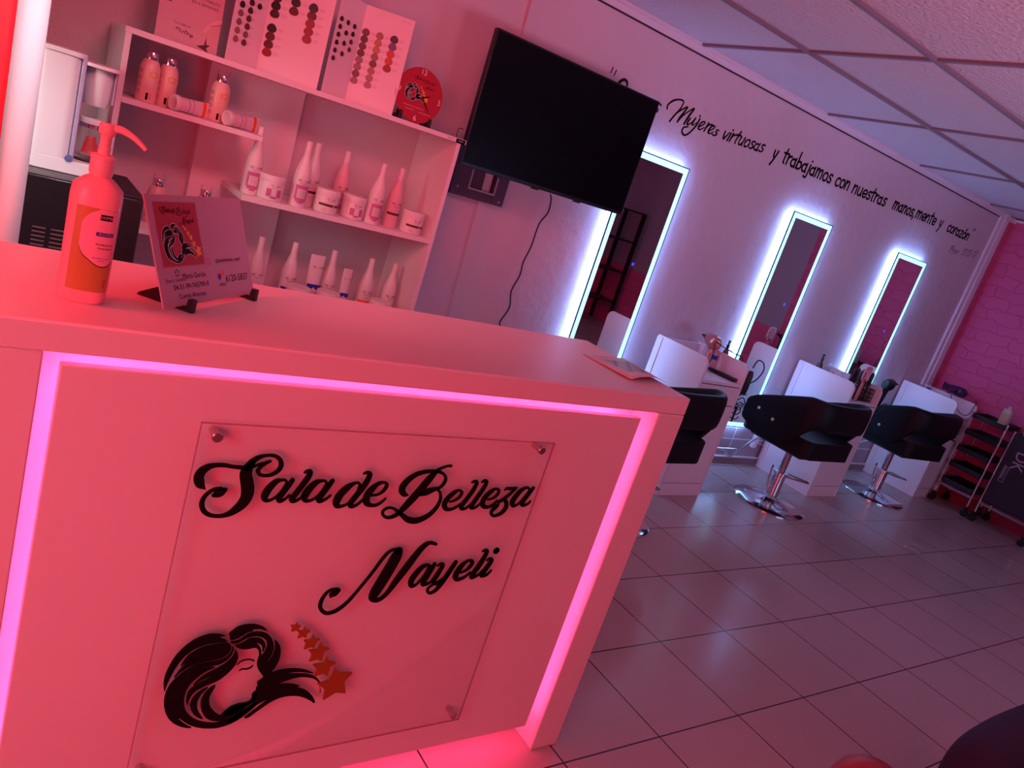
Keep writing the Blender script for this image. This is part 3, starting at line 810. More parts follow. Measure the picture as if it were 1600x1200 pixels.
for a, b in ((1.83, 1.36), (2.07, 1.34)):
    m = MB(); m.M = Matrix.Translation((a, Y0, b)) @ Matrix.Rotation(R(90), 4, 'X')
    m.lathe([(0.006, 0), (0.006, 0.002), (0.003, 0.004)], seg=10).build('screw', steel, wp)
m = MB()
pts = []
for a, b in ((640, 215), (645, 250), (625, 330), (570, 400), (520, 540), (470, 640), (450, 720), (395, 820), (385, 920), (325, 1010), (320, 1060)):
    p = at(700 + a / 4, 250 + b / 4, 'y', YW - 0.006)
    pts.append(tuple(p))
pts += [(pts[-1][0] - .01, YW - .006, pts[-1][2] - .2), (pts[-1][0] - 0.01, YW - .006, 0.35)]
tag(m.tube(catmull(pts, 4), 0.0035, 6).build('power_cable', blackp), 'thin black cable hanging down the wall below the television', 'cable')

# ------------------------------------------------------------------ wall shelf unit
su = thing('shelf_unit', 'white open shelf unit holding hair products behind the counter', 'shelves')
Yf, Yb, T = 2.85, YW - 0.001, 0.018
MB().box(0.37, 1.640, Yf, Yb, 1.537, 1.555).build('top_board', white, su, bevel=0.001)
MB().box(0.372, 0.390, Yf, Yb, 0.30, 1.537).build('side_panel', white, su, bevel=0.001)
MB().box(1.600, 1.618, Yf, Yb, 0.30, 1.537).build('side_panel', white, su, bevel=0.001)
MB().box(0.70, 1.06, 3.155, Yb, 0.30, 1.537).build('back_panel', white, su)
MB().box(0.390, 0.845, Yf, 3.155, 1.327, 1.345).build('shelf', white, su, bevel=0.001)
MB().box(0.815, 1.600, Yf, 3.155, 1.110, 1.130).build('shelf', white, su, bevel=0.001)
MB().box(0.390, 0.70, Yf, Yb, 0.920, 0.938).build('shelf', white, su, bevel=0.001)
MB().box(0.70, 1.600, Yf, 3.155, 0.717, 0.735).build('shelf', white, su, bevel=0.001)
MB().box(0.390, 1.600, Yf, Yb, 0.30, 0.318).build('shelf', white, su, bevel=0.001)
m = MB(); m.box(1.545, 1.585, Yf - 0.0012, Yf, 1.538, 1.554, 0).box(1.592, 1.635, Yf - 0.0012, Yf, 1.536, 1.553, 1)
m.M = Matrix(((1, 0, 0, 0), (0, 0, -1, Yf - 0.0014), (0, 1, 0, 0), (0, 0, 0, 1)))
m.text('DIOBLE 10', 0.006, 1.565, 1.546, 0, 2).text('LISTERO', 0.0065, 1.613, 1.545, 0, 0)
m.build('price_sticker', [white, ink, ink], su)

# product builders -------------------------------------------------
def curved(r, cx=0, cy=0):
    return lambda p: Vector((cx + (r + p.z) * math.sin(p.x / r), cy - (r + p.z) * math.cos(p.x / r), p.y))
def brand(mb, r, z, size, dz=0.0006):
    """brand word wrapped round the bottle; middle letters in gold"""
    mb.fn = curved(r)
    mb.text('YE', size, -size * 1.25, z, dz, 1).text('LL', size, 0.0, z, dz, 2).text('OW', size, size * 1.35, z, dz, 1)
    mb.text('PROFESSIONAL', size * 0.32, 0, z - size * 0.85, dz, 1)
    mb.fn = None
def patch(mb, r, poly, dz, mi):
    """flat outline wrapped on the bottle (cut in fine columns)"""
    xs0, xs1 = min(p[0] for p in poly), max(p[0] for p in poly)
    zs0, zs1 = min(p[1] for p in poly), max(p[1] for p in poly)
    mb.fn = curved(r)
    k = 8
    for i in range(k):
        a, b = xs0 + (xs1 - xs0) * i / k, xs0 + (xs1 - xs0) * (i + 1) / k
        mb.put([(a, zs0, dz), (b, zs0, dz), (b, zs1, dz), (a, zs1, dz)], [(0, 1, 2, 3)], mi)
    mb.fn = None
LM = [bottle_m, ink, gold_p, magenta, mat('brown_label_band', (0.10, 0.02, 0.02), 0.5), blue_p, orange_l, mat('pale_label_print', (0.62, 0.42, 0.46), 0.5)]
def tall_bottle(name, label, style, cat='bottle', body=None):
    t = thing(name, label, cat)
    m = MB()
    m.lathe([(0.029, 0), (0.031, 0.004), (0.031, 0.105), (0.030, 0.122), (0.026, 0.145), (0.020, 0.166), (0.0145, 0.186), (0.0125, 0.198), (0, 0.198)])
    m.build('body', body or bottle_m, t)
    MB().lathe([(0.0128, 0.196), (0.0122, 0.215), (0.0112, 0.24), (0.0105, 0.243), (0, 0.243)], seg=20).build('cap', bottle_m, t)
    m = MB()
    r = 0.0314
    brand(m, r, 0.098, 0.0125)
    if style == 'pink':
        for b in ((-0.026, 0.026, 0.068, 0.082), (-0.026, -0.017, 0.028, 0.068), (0.017, 0.026, 0.028, 0.068), (-0.02, 0.02, 0.020, 0.034), (-0.010, 0.010, 0.014, 0.02)):
            patch(m, r, [(b[0], b[2]), (b[1], b[3])], 0.0005, 3)
        for k in range(6):
            patch(m, r, [(-0.012, 0.040 + k * 0.0045), (0.012, 0.0415 + k * 0.0045)], 0.0007, 7)
    else:
        c = {'brown': 4, 'blue': 5, 'orange': 6}.get(style, 7)
        patch(m, r, [(-0.034, 0.052), (0.034, 0.062)] if style != 'plain' else [(-0.02, 0.052), (0.02, 0.054)], 0.0005, c)
        for k, w in enumerate((0.016, 0.012, 0.006)):
            patch(m, r, [(-w, 0.068 + k * 0.006), (w, 0.070 + k * 0.006)], 0.0006, 7)
            patch(m, r, [(-w, 0.040 - k * 0.007), (w, 0.0415 - k * 0.007)], 0.0006, 7)
    m.build('printed_label', LM, t, smooth=False, flip=False)
    return t
def jar(name, label, style):
    t = thing(name, label, 'jar')
    MB().lathe([(0.041, 0), (0.045, 0.004), (0.046, 0.066), (0.045, 0.068), (0, 0.068)], seg=32).build('tub', bottle_m, t)
    MB().lathe([(0.0475, 0.066), (0.048, 0.070), (0.0478, 0.088), (0.046, 0.091), (0, 0.091)], seg=32).build('lid', bottle_m, t)
    m = MB(); r = 0.0464
    brand(m, r, 0.056, 0.008)
    if style == 'pink':
        patch(m, r, [(-0.028, 0.016), (-0.010, 0.044)], 0.0005, 3)
        patch(m, r, [(0.010, 0.016), (0.028, 0.044)], 0.0005, 3)
        patch(m, r, [(-0.010, 0.010), (0.010, 0.018)], 0.0005, 3)
    elif style == 'brown':
        patch(m, r, [(-0.044, 0.030), (0.044, 0.039)], 0.0005, 4)
        patch(m, r, [(0.012, 0.031), (0.022, 0.038)], 0.0008, 2)
        for k in range(3): patch(m, r, [(-0.03, 0.018 - k * .004), (-0.01, 0.0195 - k * .004)], 0.0005, 7)
    m.build('printed_label', LM, t, smooth=False, flip=False)
    return t
def cap_bottle(name, label):
    t = thing(name, label, 'bottle')
    MB().lathe([(0.029, 0), (0.032, 0.004), (0.032, 0.10), (0.029, 0.118), (0.024, 0.130), (0.020, 0.134), (0, 0.134)]).build('body', mat('peach_bottle_plastic', (0.80, 0.52, 0.48), 0.35), t)
    MB().lathe([(0.0195, 0.133), (0.0195, 0.156), (0.0185, 0.158), (0, 0.158)], seg=24).build('cap', mat('pink_chrome', (0.9, 0.75, 0.78), 0.12, metal=1.0), t)
    m = MB(); m.lathe([(0.0200, 0.153), (0.0200, 0.172), (0.019, 0.174), (0, 0.174)], seg=24)
    m.build('clear_overcap', mat('clear_plastic_cap', (1, 0.9, 0.92), 0.05, trans=1, alpha=0.2), t)
    m = MB(); m.fn = curved(0.0324)
    for k, c in enumerate('110'):
        pass
    m.fn = lambda p: curved(0.0324)(Vector((-p.y + 0.012, p.x + 0.068, p.z)))
    m.text('110', 0.045, 0, 0, 0.0006, 0)
    m.fn = None
    patch(m, 0.0324, [(-0.006, 0.008), (0.001, 0.030)], 0.0005, 1)
    patch(m, 0.0324, [(0.006, 0.010), (0.009, 0.030)], 0.0005, 2)
    for k in range(4):
        patch(m, 0.0324, [(-0.044, 0.022 + k * 0.022), (-0.026, 0.036 + k * 0.022)], 0.0005, 3)
    m.build('printed_label', [gold_p, ink, orange_l, mat('faint_rose_print', (0.6, 0.3, 0.3), 0.5)], t, smooth=False, flip=False)
    return t
def tube_lying(label):
    t = thing('cream_tube', label, 'tube')
    # lies along +x, round cap at the left end
    def ov(x, ry, rz_):
        return [(x, ry * math.cos(a * math.pi / 10), 0.0265 + rz_ * math.sin(a * math.pi / 10)) for a in range(20)]
    m = MB()
    m.rings([ov(*q_) for q_ in ((0.018, .0225, .0225), (0.05, .021, .023), (0.09, .015, .0245), (0.120, .007, .026), (0.133, .0022, .0265), (0.142, .0018, .0265))]).build('tube_body', mat('pale_tube_plastic', (0.75, 0.6, 0.66), 0.35), t)
    m = MB(); m.M = Matrix.Translation((0.018, 0, 0.0265)) @ Matrix.Rotation(R(-90), 4, 'Y')
    m.lathe([(0.0245, 0), (0.0262, 0.003), (0.0262, 0.018), (0.0250, 0.020), (0.017, 0.020), (0.015, 0.0185), (0.006, 0.0185), (0, 0.0185)]).build('cap', bottle_m, t)
    MB().rings([ov(0.110, .0104, .0258), ov(0.124, .0062, .0264)]).build('orange_band', orange_l, t)
    m = MB()
    for k in range(3): m.rings([ov(0.050 + k * .018, .0218 - k * .0032, .0236 + k * .0004), ov(0.053 + k * .018, .0212 - k * .0032, .0237 + k * .0004)])
    m.build('printed_label', mat('faint_grey_print', (0.4, 0.25, 0.3), 0.5), t)
    return t
def X(px, py, y): return at(px, py, 'y', y).x
Z1, Z2, Z3, Z4 = 1.3452, 1.1302, 0.9382, 0.7352
GS = 'white shampoo bottles on the shelves'
b0 = tall_bottle('shampoo_bottle', 'tall white bottle with pink label at the left end of the middle shelf', 'pink'); b0.location = (X(390, 292, 2.93), 2.93, Z2); b0['group'] = GS
dup(b0, (X(463, 318, 2.90), 2.90, Z2), 'pink-labelled tall bottle standing in front of another, between two jars on the middle shelf')
b1 = tall_bottle('shampoo_bottle', 'tall white bottle with dark brown band half hidden behind a pink-labelled bottle', 'brown'); b1.location = (X(478, 316, 2.985), 2.985, Z2); b1['group'] = GS
rosy = mat('rosy_bottle_plastic', (0.78, 0.50, 0.54), 0.4)
b2 = tall_bottle('shampoo_bottle', 'rosy bottle with pink label standing behind two jars on the middle shelf', 'pink', body=rosy); b2.location = (X(525, 322, 3.03), 3.03, Z2); b2['group'] = GS
dup(b0, (X(580, 342, 2.91), 2.91, Z2), 'pink-labelled white bottle right of the pink jar on the middle shelf')
b3 = tall_bottle('shampoo_bottle', 'rosy bottle with a dark band beside the rightmost jar', 'brown', body=rosy); b3.location = (X(608, 346, 2.95), 2.95, Z2); b3['group'] = GS
GJ = 'hair mask jars on the middle shelf'
j0 = jar('hair_mask_jar', 'leftmost jar on the middle shelf, pink label', 'pink'); j0.location = (X(421, 304, 2.90), 2.90, Z2); j0['group'] = GJ
j1 = jar('hair_mask_jar', 'white jar with dark band in the middle of the shelf, beside the paired bottles', 'brown'); j1.location = (X(507, 326, 2.905), 2.905, Z2); j1['group'] = GJ
dup(j0, (X(549, 334, 2.93), 2.93, Z2), 'pink-labelled jar between the dark-banded jar and a tall bottle')
dup(j1, (X(641, 357, 2.905), 2.905, Z2), 'dark-banded jar at the right end of the middle shelf')
# lower shelf
bl = tall_bottle('shampoo_bottle', 'white bottle just right of the payment card, on the lower shelf', 'plain'); bl.location = (X(401, 415, 2.95), 2.95, Z4); bl['group'] = GS
bb = tall_bottle('shampoo_bottle', 'white bottle with blue band on the lower shelf', 'blue'); bb.location = (X(449, 440, 2.985), 2.985, Z4); bb['group'] = GS
dup(bl, (X(510, 450, 2.985), 2.985, Z4), 'white bottle between the blue-banded tube and the small boxed tube on the lower shelf')
bo = tall_bottle('shampoo_bottle', 'white bottle with orange band on the lower shelf', 'orange'); bo.location = (X(567, 465, 2.985), 2.985, Z4); bo['group'] = GS
dup(bl, (X(603, 472, 2.985), 2.985, Z4), 'rightmost white bottle on the lower shelf')
GL = 'low jars on the lower shelf'
for k, (px, py, lb) in enumerate(((462, 470, 'low pale jar in front of the blue-banded bottle on the lower shelf'), (508, 478, 'low pale jar in front of the white bottle beside the small boxed tube'), (590, 490, 'low pale jar between the two rightmost bottles on the lower shelf'))):
    if k == 0:
        jl = jar('low_jar', lb, 'none'); jl.location = (X(px, py, 2.885), 2.885, Z4); jl['group'] = GL
    else:
        dup(jl, (X(px, py, 2.885), 2.885, Z4), lb)
def tube_standing(label, w, h, px, py, y):
    t = thing('hair_cream_tube', label, 'tube', (X(px, py, y), y, Z4))
    m = MB(); rr = []
    for z, a, b in ((0.02, w * .42, w * .42), (h * .5, w * .46, w * .3), (h * .85, w * .5, w * .1), (h, w * .5, w * .03)):
        rr.append([(a * math.cos(k * math.pi / 10), b * math.sin(k * math.pi / 10), z) for k in range(20)])
    m.rings(rr).build('tube_body', bottle_m, t)
    MB().lathe([(w * .36, 0), (w * .36, 0.022), (w * .3, 0.023)], seg=20).build('cap', bottle_m, t)
    m = MB(); m.M = Matrix(((1, 0, 0, 0), (0, 0, -1, -w * .33), (0, 1, 0, 0), (0, 0, 0, 1)))
    s_ = w * 0.2
    m.text('YE', s_, -s_ * 1.25, h * .78, 0, 1).text('LL', s_, 0, h * .78, 0, 2).text('OW', s_, s_ * 1.35, h * .78, 0, 1)
    m.put([(-w * .47, h * .36, 0), (w * .47, h * .36, 0), (w * .47, h * .45, 0), (-w * .47, h * .45, 0)], [(0, 1, 2, 3)], 5)
    m.build('printed_label', LM, t, smooth=False, flip=False)
    return t
tube_standing('white tube with blue band standing cap down on the lower shelf', 0.062, 0.215, 485, 455, 2.96)
tube_standing('small narrow white tube with blue band on the lower shelf', 0.040, 0.185, 533, 468, 2.95)
# chrome capped bottles
GC = 'peach bottles with chrome caps on the left shelves'
c0 = cap_bottle('styling_bottle', 'leftmost peach bottle with chrome cap on the upper left shelf'); c0.location = (X(226, 158, 2.93), 2.93, Z1); c0['group'] = GC
dup(c0, (X(255, 163, 2.955), 2.955, Z1), 'peach chrome-capped bottle directly behind the first lying tube')
dup(c0, (X(336, 187, 2.95), 2.95, Z1), 'peach chrome-capped bottle behind the second lying tube, alone')
dup(c0, (X(236, 350, 3.0), 3.0, Z3), 'chrome-capped bottle on the low left shelf above the card corner')
dup(c0, (X(308, 370, 3.0), 3.0, Z3), 'chrome-capped bottle peeking above the middle of the payment card')
t0 = tube_lying('pale cream tube with orange band lying beside two chrome-capped bottles'); t0.location = (X(268, 172, 2.885), 2.885, Z1); t0.rotation_euler = (0, 0, R(24))
t0['group'] = 'cream tubes lying on the upper left shelf'
dup(t0, (X(351, 197, 2.885), 2.885, Z1), 'pale cream tube lying at the open end of the upper left shelf')

# ------------------------------------------------------------------ colour charts, poster and clock on top of the shelves
ZT = 1.5553
def chart(label, A, B, C, h, sw_left, sw_right):
    """open book: left page A-B, right page B-C (plan points)"""
    t = thing('hair_colour_chart', label, 'colour chart', (0, 0, 0), group='open hair colour charts')
    page = mat('chart_page_card', (0.80, 0.74, 0.76), 0.6)
    for P, Q, sw, k in ((A, B, sw_left, 0), (B, C, sw_right, 1)):
        u = Vector((Q[0] - P[0], Q[1] - P[1], 0)); L = u.length
        M_ = frame_on((P[0], P[1], ZT), u, (0, 0, 1))      # z = towards the viewer
        m = MB(); m.M = M_
        m.box(0, L, 0, h, -0.004, 0)
        pg = m.build('page', page, t, bevel=0.0006)
        m = MB(); m.M = M_
        for (x, y, w, c) in sw:
            for r_ in range(3):
                m.box(x + w * .75, x + w * (1.25 + .2 * (r_ % 2)), y - .004 + r_ * .004, y - .0032 + r_ * .004, 0.0001, 0.0003)
        if k: m.M = M_; m.text('COLOR CHART', 0.006, L - 0.03, h - 0.015, 0.0003)
        m.build('printed_text', mat('faint_grey_print', (0.4, 0.25, 0.3), 0.5), pg, smooth=False)
        for (x, y, w, c) in sw:
            m = MB(); m.M = M_ @ Matrix.Translation((x, y, 0))
            poly = [(w * .55 * math.cos(a) * (1 - .18 * math.sin(a)), w * .5 * math.sin(a)) for a in [i * math.pi / 7 for i in range(14)]]
            m.prism(poly, 0.0001, 0.0035)
            cc = mat('hair_swatch_%02d%02d%02d' % tuple(int(v * 99) for v in c), c, 0.3)
            sx = m.build('hair_swatch', cc, t, bevel=0.001)
    return t
dk = (0.015, 0.006, 0.008); br = (0.05, 0.012, 0.012); bn = (0.11, 0.035, 0.03); tn = (0.30, 0.16, 0.12); rd = (0.25, 0.003, 0.008); rdk = (0.10, 0.003, 0.006); org = (0.45, 0.06, 0.01); ash = (0.22, 0.12, 0.13); vio = (0.12, 0.05, 0.2); gold = (0.4, 0.2, 0.08)
def chart_sw(P, Q, cols, oy=0.0):
    """cols: (photo px top, photo px bottom, list of colours, width)"""
    out = []
    u = Vector((Q[0] - P[0], Q[1] - P[1])); L = u.length; u /= L
    nx, ny = -u.y, u.x
    for (pt, pb, cl, w) in cols:
        for i, c in enumerate(cl):
            f = i / max(1, len(cl) - 1)
            px, py = pt[0] + (pb[0] - pt[0]) * f, pt[1] + (pb[1] - pt[1]) * f
            d = ray(px, py)
            t_ = (nx * P[0] + ny * P[1]) / (nx * d.x + ny * d.y)
            hp = d * t_
            out.append(((hp.x - P[0]) * u.x + (hp.y - P[1]) * u.y, hp.z + CAMZ - ZT, w, c))
    return out
def zz(p): return (350 + p[0] / 4, p[1] / 4)
A1, B1, C1 = (X(352, 90, 2.90), 2.90), (X(400, 103, 2.99), 2.99), (X(495, 137, 2.89), 2.89)
A2, B2, C2 = (X(503, 139, 2.90), 2.90), (X(540, 149, 2.99), 2.99), (X(613, 176, 2.90), 2.90)
chart('left open hair colour chart book with red and brown swatches on top of the shelves', A1, B1, C1, 0.42,
      chart_sw(A1, B1, [(zz((115, 25)), zz((70, 240)), [dk, ash, ash, tn, tn], .022), (zz((175, 15)), zz((122, 265)), [br, br, bn, bn, ash, bn], .022), (zz((228, -20)), zz((222, 40)), [dk, dk], .02)]),
      chart_sw(B1, C1, [(zz((335, -15)), zz((318, 85)), [br, dk, br], .03), (zz((300, 175)), zz((268, 325)), [dk, rdk, rdk, rd], .03), (zz((452, 15)), zz((438, 70)), [dk, rdk], .03), (zz((562, 50)), zz((518, 245)), [dk, rdk, rd, rd, rd], .03)]))
chart('right open hair colour chart book with brown, blond and copper swatches beside the clock', A2, B2, C2, 0.352,
      chart_sw(A2, B2, [(zz((735, 115)), zz((680, 360)), [dk, dk, dk, dk, br, br], .018), (zz((775, 140)), zz((735, 335)), [dk, dk, dk, br], .018), (zz((815, 165)), zz((780, 310)), [dk, dk, bn, bn], .018)]),
      chart_sw(B2, C2, [(zz((888, 200)), zz((812, 500)), [bn, br, rdk, br, ash, ash, bn, ash], .026), (zz((975, 225)), zz((897, 530)), [tn, gold, gold, ash, bn, tn, tn, tn], .026), (zz((1065, 248)), zz((1018, 428)), [dk, vio, org, org, rd], .028)]))
# poster in a clear stand
pt = thing('leaflet_holder', 'clear acrylic leaflet holder with a pale poster at the left of the shelf top', 'leaflet holder')
PA, PB = at(238, 52, 'y', 3.00), at(334, 82, 'y', 3.00)
M_ = frame_on((PA.x, 2.96, ZT), (1, 0, 0), (0, 0.10, 1))
wq = PB.x - PA.x
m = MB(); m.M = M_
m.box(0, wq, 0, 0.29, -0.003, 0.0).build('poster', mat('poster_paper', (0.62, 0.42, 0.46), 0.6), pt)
m = MB(); m.M = M_
m.text('44%', 0.034, wq * .72, 0.185, 0.0005).text('DE CRECIMIENTO', 0.013, wq * .68, 0.160, 0.0005).text('EN 4 SEMANAS', 0.013, wq * .70, 0.144, 0.0005)
hand(m, 'nutre', (wq * .30, 0.042), (wq * .58, 0.030), 0.009, 0.002, 0.2, 0.0005, 0.0007)
m.text('TU CABELLO', 0.009, wq * .40, 0.062, 0.0005)
m.ribbon([(wq * .28 + .03 * math.cos(a / 2.5), .19 + .012 * math.sin(a / 2.5), .002) for a in range(17)], 0.0004, 0.0006)
m.prism([(wq * .66, .012), (wq * .78, .022), (wq * .80, .05), (wq * .815, .025), (wq * .88, .026), (wq * .82, .014), (wq * .87, -0.0), (wq * .80, .005)], 0.0004, 0.0006)
m.box(0.015, 0.035, 0.12, 0.135, 0.0004, 0.0006)
m.build('printed_text', mat('dark_plum_print', (0.06, 0.02, 0.04), 0.6), pt, smooth=False)
m = MB(); m.M = M_
for i in range(9): m.box(wq * .82 + i * .0045, wq * .82 + i * .0045 + .002, .085 + i * .002, .088 + i * .002, .0006, .0008, 1)
m.ribbon([(wq * .76, .068, .012), (wq * .86, .094, .012), (wq * .985, .112, .012)], .0003, .0005, 0)
m.build('measuring_tape_print', [mat('pale_pink_print', (0.75, 0.5, 0.5), 0.6), MATS['dark_plum_print']], pt, smooth=False)
m = MB(); m.M = M_
m.box(-0.006, wq + 0.006, 0, 0.295, 0.002, 0.0035).build('clear_front', acry, pt)
m = MB(); m.box(PA.x, PB.x, 2.955, 3.03, ZT, ZT + 0.003).build('foot', acry, pt)
# clock
ck = thing('desk_clock', 'round red salon clock on black feet at the right end of the shelf top', 'clock')
cc = at(656, 150, 'y', 2.90); r = 0.104
M_ = frame_on((cc.x, 2.905, ZT + r + 0.002), (1, 0.0, 0), (0, 0.10, 1))
m = MB(); m.M = M_
m.lathe([(r, -0.004), (r, 0.0), (0, 0.0)], seg=48).build('dial', red_card, ck)
m = MB(); m.M = M_
m.text('12', 0.028, 0, 0.088, 0.0004).text('3', 0.030, 0.090, -0.004, 0.0004).text('6', 0.030, 0, -0.088, 0.0004).text('9', 0.030, -0.090, 0.000, 0.0004)
m.box(-0.06, 0.03, -0.0475, -0.0465, 0.0003, 0.0005).box(-0.05, -0.01, -0.060, -0.059, 0.0003, 0.0005).box(0.01, 0.065, -0.062, -0.061, 0.0003, 0.0005)
m.build('numerals', inkw, ck, smooth=False)
m = MB(); m.M = M_
emblem_small(m, -0.012, 0.004, 0.105, 0.0012, 0, 1, 2)
m.build('emblem', [ink, orange_p, inkw], ck, smooth=False)
CURS = LET
def small_sign_text(mb, idx0, idx1, x, y, width, z, mi):
    """the counter sign's own lettering, scaled down"""
    P = []
    for f, s, strokes in LET[idx0:idx1]:
        for st in strokes:
            pp = []
            for a, b, w in st:
                u, v = f(a, b)
                pp.append((u, v, w / s * 0.00098))
            P.append(pp)
    mnx = min(p[0] for l in P for p in l); mxx = max(p[0] for l in P for p in l)
    mny = min(p[1] for l in P for p in l); mxy = max(p[1] for l in P for p in l)
    k = width / (mxx - mnx)
    for l in P:
        mb.ribbon([(x + (p[0] - mnx) * k - width / 2, y + (p[1] - (mny + mxy) / 2) * k, p[2] * k) for p in l], z, z + 0.0001, mi, sub=2)
m = MB(); m.M = M_
small_sign_text(m, 0, 13, 0.012, 0.060, 0.095, 0.0006, 0)
small_sign_text(m, 13, 19, 0.035, 0.036, 0.05, 0.0006, 0)
m.build('lettering', ink, ck, smooth=False)
m = MB(); m.M = M_
m.ribbon([(0.012, -0.004, .006), (0.045, 0.008, .002)], 0.003, 0.004).build('hour_hand', ink, ck)
m = MB(); m.M = M_
m.ribbon([(0.012, -0.004, .005), (0.052, -0.052, .0015)], 0.004, 0.005).build('minute_hand', ink, ck)
for sx in (-0.066, 0.066):
    m = MB()
    m.M = Matrix.Translation((cc.x + sx, 2.905, ZT))
    m.M = m.M @ Matrix.Rotation(R(90), 4, 'Z') @ Matrix.Rotation(R(90), 4, 'X')
    m.prism([(-0.020, 0), (0.06, 0), (0.055, 0.012), (0.018, 0.016), (0.012, 0.045), (0.005, 0.045), (-0.002, 0.012), (-0.008, 0.012), (-0.010, 0.034), (-0.018, 0.034)], -0.006, 0.006)
    m.build('foot', blackp, ck, bevel=0.002)

# ------------------------------------------------------------------ things on the counter
ZC = 1.1002
# sanitiser pump bottle
sb = thing('pump_bottle', 'large translucent hand gel pump bottle on the left of the counter', 'bottle', (0.174, 1.353, ZC), R(-12))
bm_ = mat('frosted_gel_bottle', (0.92, 0.42, 0.44), 0.3, spec=0.5)
m = MB(); rr = []
for z, a, b, p in ((0, .030, .024, .8), (.004, .034, .027, .8), (.03, .0355, .028, .8), (.17, .0365, .029, .8), (.183, .035, .027, .85), (.196, .022, .020, 1), (.200, .0155, .0155, 1), (.206, .0150, .0150, 1)):
    ring = []
    for k in range(40):
        t_ = 2 * math.pi * k / 40
        c, s_ = math.cos(t_), math.sin(t_)
        ring.append((a * math.copysign(abs(c) ** p, c), b * math.copysign(abs(s_) ** p, s_), z))
    rr.append(ring)
m.rings(rr).build('body', bm_, sb)
pump_m = mat('pump_plastic', (0.92, 0.50, 0.50), 0.4)
MB().lathe([(0.0165, .203), (0.0170, .206), (0.0165, .226), (0.0175, .227), (0.0175, .231), (0.014, .233), (0, .233)], seg=28).build('collar', pump_m, sb)
m = MB()
m.lathe([(0.0085, .232), (0.0085, .246), (0.0075, .247), (0.0078, .256), (.0070, .2565), (.0078, .258), (0.0085, .262), (0.011, .264), (0.0125, .268), (0.0125, .276), (0.011, .280), (0, .281)], seg=20)
pts = [(0.0, 0, .273), (0.016, -.002, .276), (0.030, -.004, .273), (0.044, -.006, .266), (0.056, -.008, .257)]
m.tube(catmull(pts, 4), [.0085 - .0045 * i / 16 for i in range(17)], 12, flat=0.8)
m.build('pump_head', pump_m, sb)
def ell(a, b, p=.8):
    """wraps x (arc length) on the bottle body"""
    def f(q):
        t_ = -math.pi / 2 + q.x / ((a + b) / 2)
        c, s_ = math.cos(t_), math.sin(t_)
        return Vector(((a + q.z) * math.copysign(abs(c) ** p, c), (b + q.z) * math.copysign(abs(s_) ** p, s_), q.y))
    return f
m = MB(); m.fn = ell(.0368, .0292)
k = 18
def gel(m, xa, xb, za, zb, dz, mi, k=18):
    for i in range(k):
        a, b = xa + (xb - xa) * i / k, xa + (xb - xa) * (i + 1) / k
        m.put([(a, za, dz), (b, za, dz), (b, zb, dz), (a, zb, dz)], [(0, 1, 2, 3)], mi)
gel(m, -.018, .036, .022, .155, .0002, 0)
# circle of the label
for i in range(24):
    xa = -.008 + .046 * i / 24; xb = -.008 + .046 * (i + 1) / 24
    def hh(x): return .047 * math.sqrt(max(0, 1 - ((x - .020) / .030) ** 2))
    m.put([(xa, .112 - hh(xa), .0004), (xb, .112 - hh(xb), .0004), (xb, min(.1545, .112 + hh(xb)), .0004), (xa, min(.1545, .112 + hh(xa)), .0004)], [(0, 1, 2, 3)], 1)
    m.put([(xa, .112 - hh(xa) - .0015, .0006), (xb, .112 - hh(xb) - .0015, .0006), (xb, .112 - hh(xb), .0006), (xa, .112 - hh(xa), .0006)], [(0, 1, 2, 3)], 2)
gel(m, .008, .026, .138, .147, .0006, 2, 6)
m.text('OXIMED', .0062, .017, .1425, .0008, 1)
gel(m, .006, .032, .113, .119, .0006, 3, 6)
m.text('ALCOHOL', .0045, .019, .116, .0008, 1)
m.text('Antibacterial', .0050, .020, .100, .0007, 2).text('Instantáneo', .0048, .021, .094, .0007, 2)
m.text('ingredientes naturales', .0028, .018, .078, .0007, 2).text('aloe vera', .0028, .018, .074, .0007, 2)
gel(m, .026, .031, .030, .044, .0005, 4, 3)
m.build('printed_label', [mat('amber_gel_label', (0.48, 0.26, 0.06), 0.35), mat('label_pink_white', (0.85, 0.42, 0.50), 0.4), ink, blue_p, mat('dark_orange_print', (0.45, .10, .03), .5)], sb, smooth=False, flip=False)

# payment card on its little easel
BL, BR = Vector((0.2954, 1.3339, 1.108)), Vector((0.5079, 1.5441, 1.108))
e = (BR - BL).normalized()
nn = Vector((e.y, -e.x, 0))
tl = R(23)
up = Vector((0, 0, 1)) * math.cos(tl) - nn * math.sin(tl)
MC = frame_on(BL, e, up)
CW, CH = 0.294, 0.190
pc = thing('payment_card', 'white printed payment card with red logo panel standing on the counter', 'card')
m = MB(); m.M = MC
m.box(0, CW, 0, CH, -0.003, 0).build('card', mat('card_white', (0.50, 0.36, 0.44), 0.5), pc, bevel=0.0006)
m = MB(); m.M = MC
m.box(0.018, 0.138, 0.068, 0.178, 0.0002, 0.0004)
m.build('red_panel', red_card, pc)
m = MB(); m.M = MC
emblem_small(m, 0.080, 0.106, 0.108, 0.0010, 0, 1, 2)
small_sign_text(m, 0, 13, 0.076, 0.163, 0.085, 0.0008, 0)
small_sign_text(m, 13, 19, 0.103, 0.145, 0.045, 0.0008, 0)
m.build('logo_print', [ink, orange_p, inkw], pc, smooth=False)
m = MB(); m.M = MC
purp = mat('purple_print', (0.05, 0.01, 0.12), 0.5)
m.text('Banco General', .0095, .046, .045, .0004, 1).text('María García', .0135, .100, .050, .0004, 0)
m.text('04-51-99-745799-9', .0135, .088, .032, .0004, 0).text('Cuenta Ahorros', .0120, .086, .016, .0004, 0)
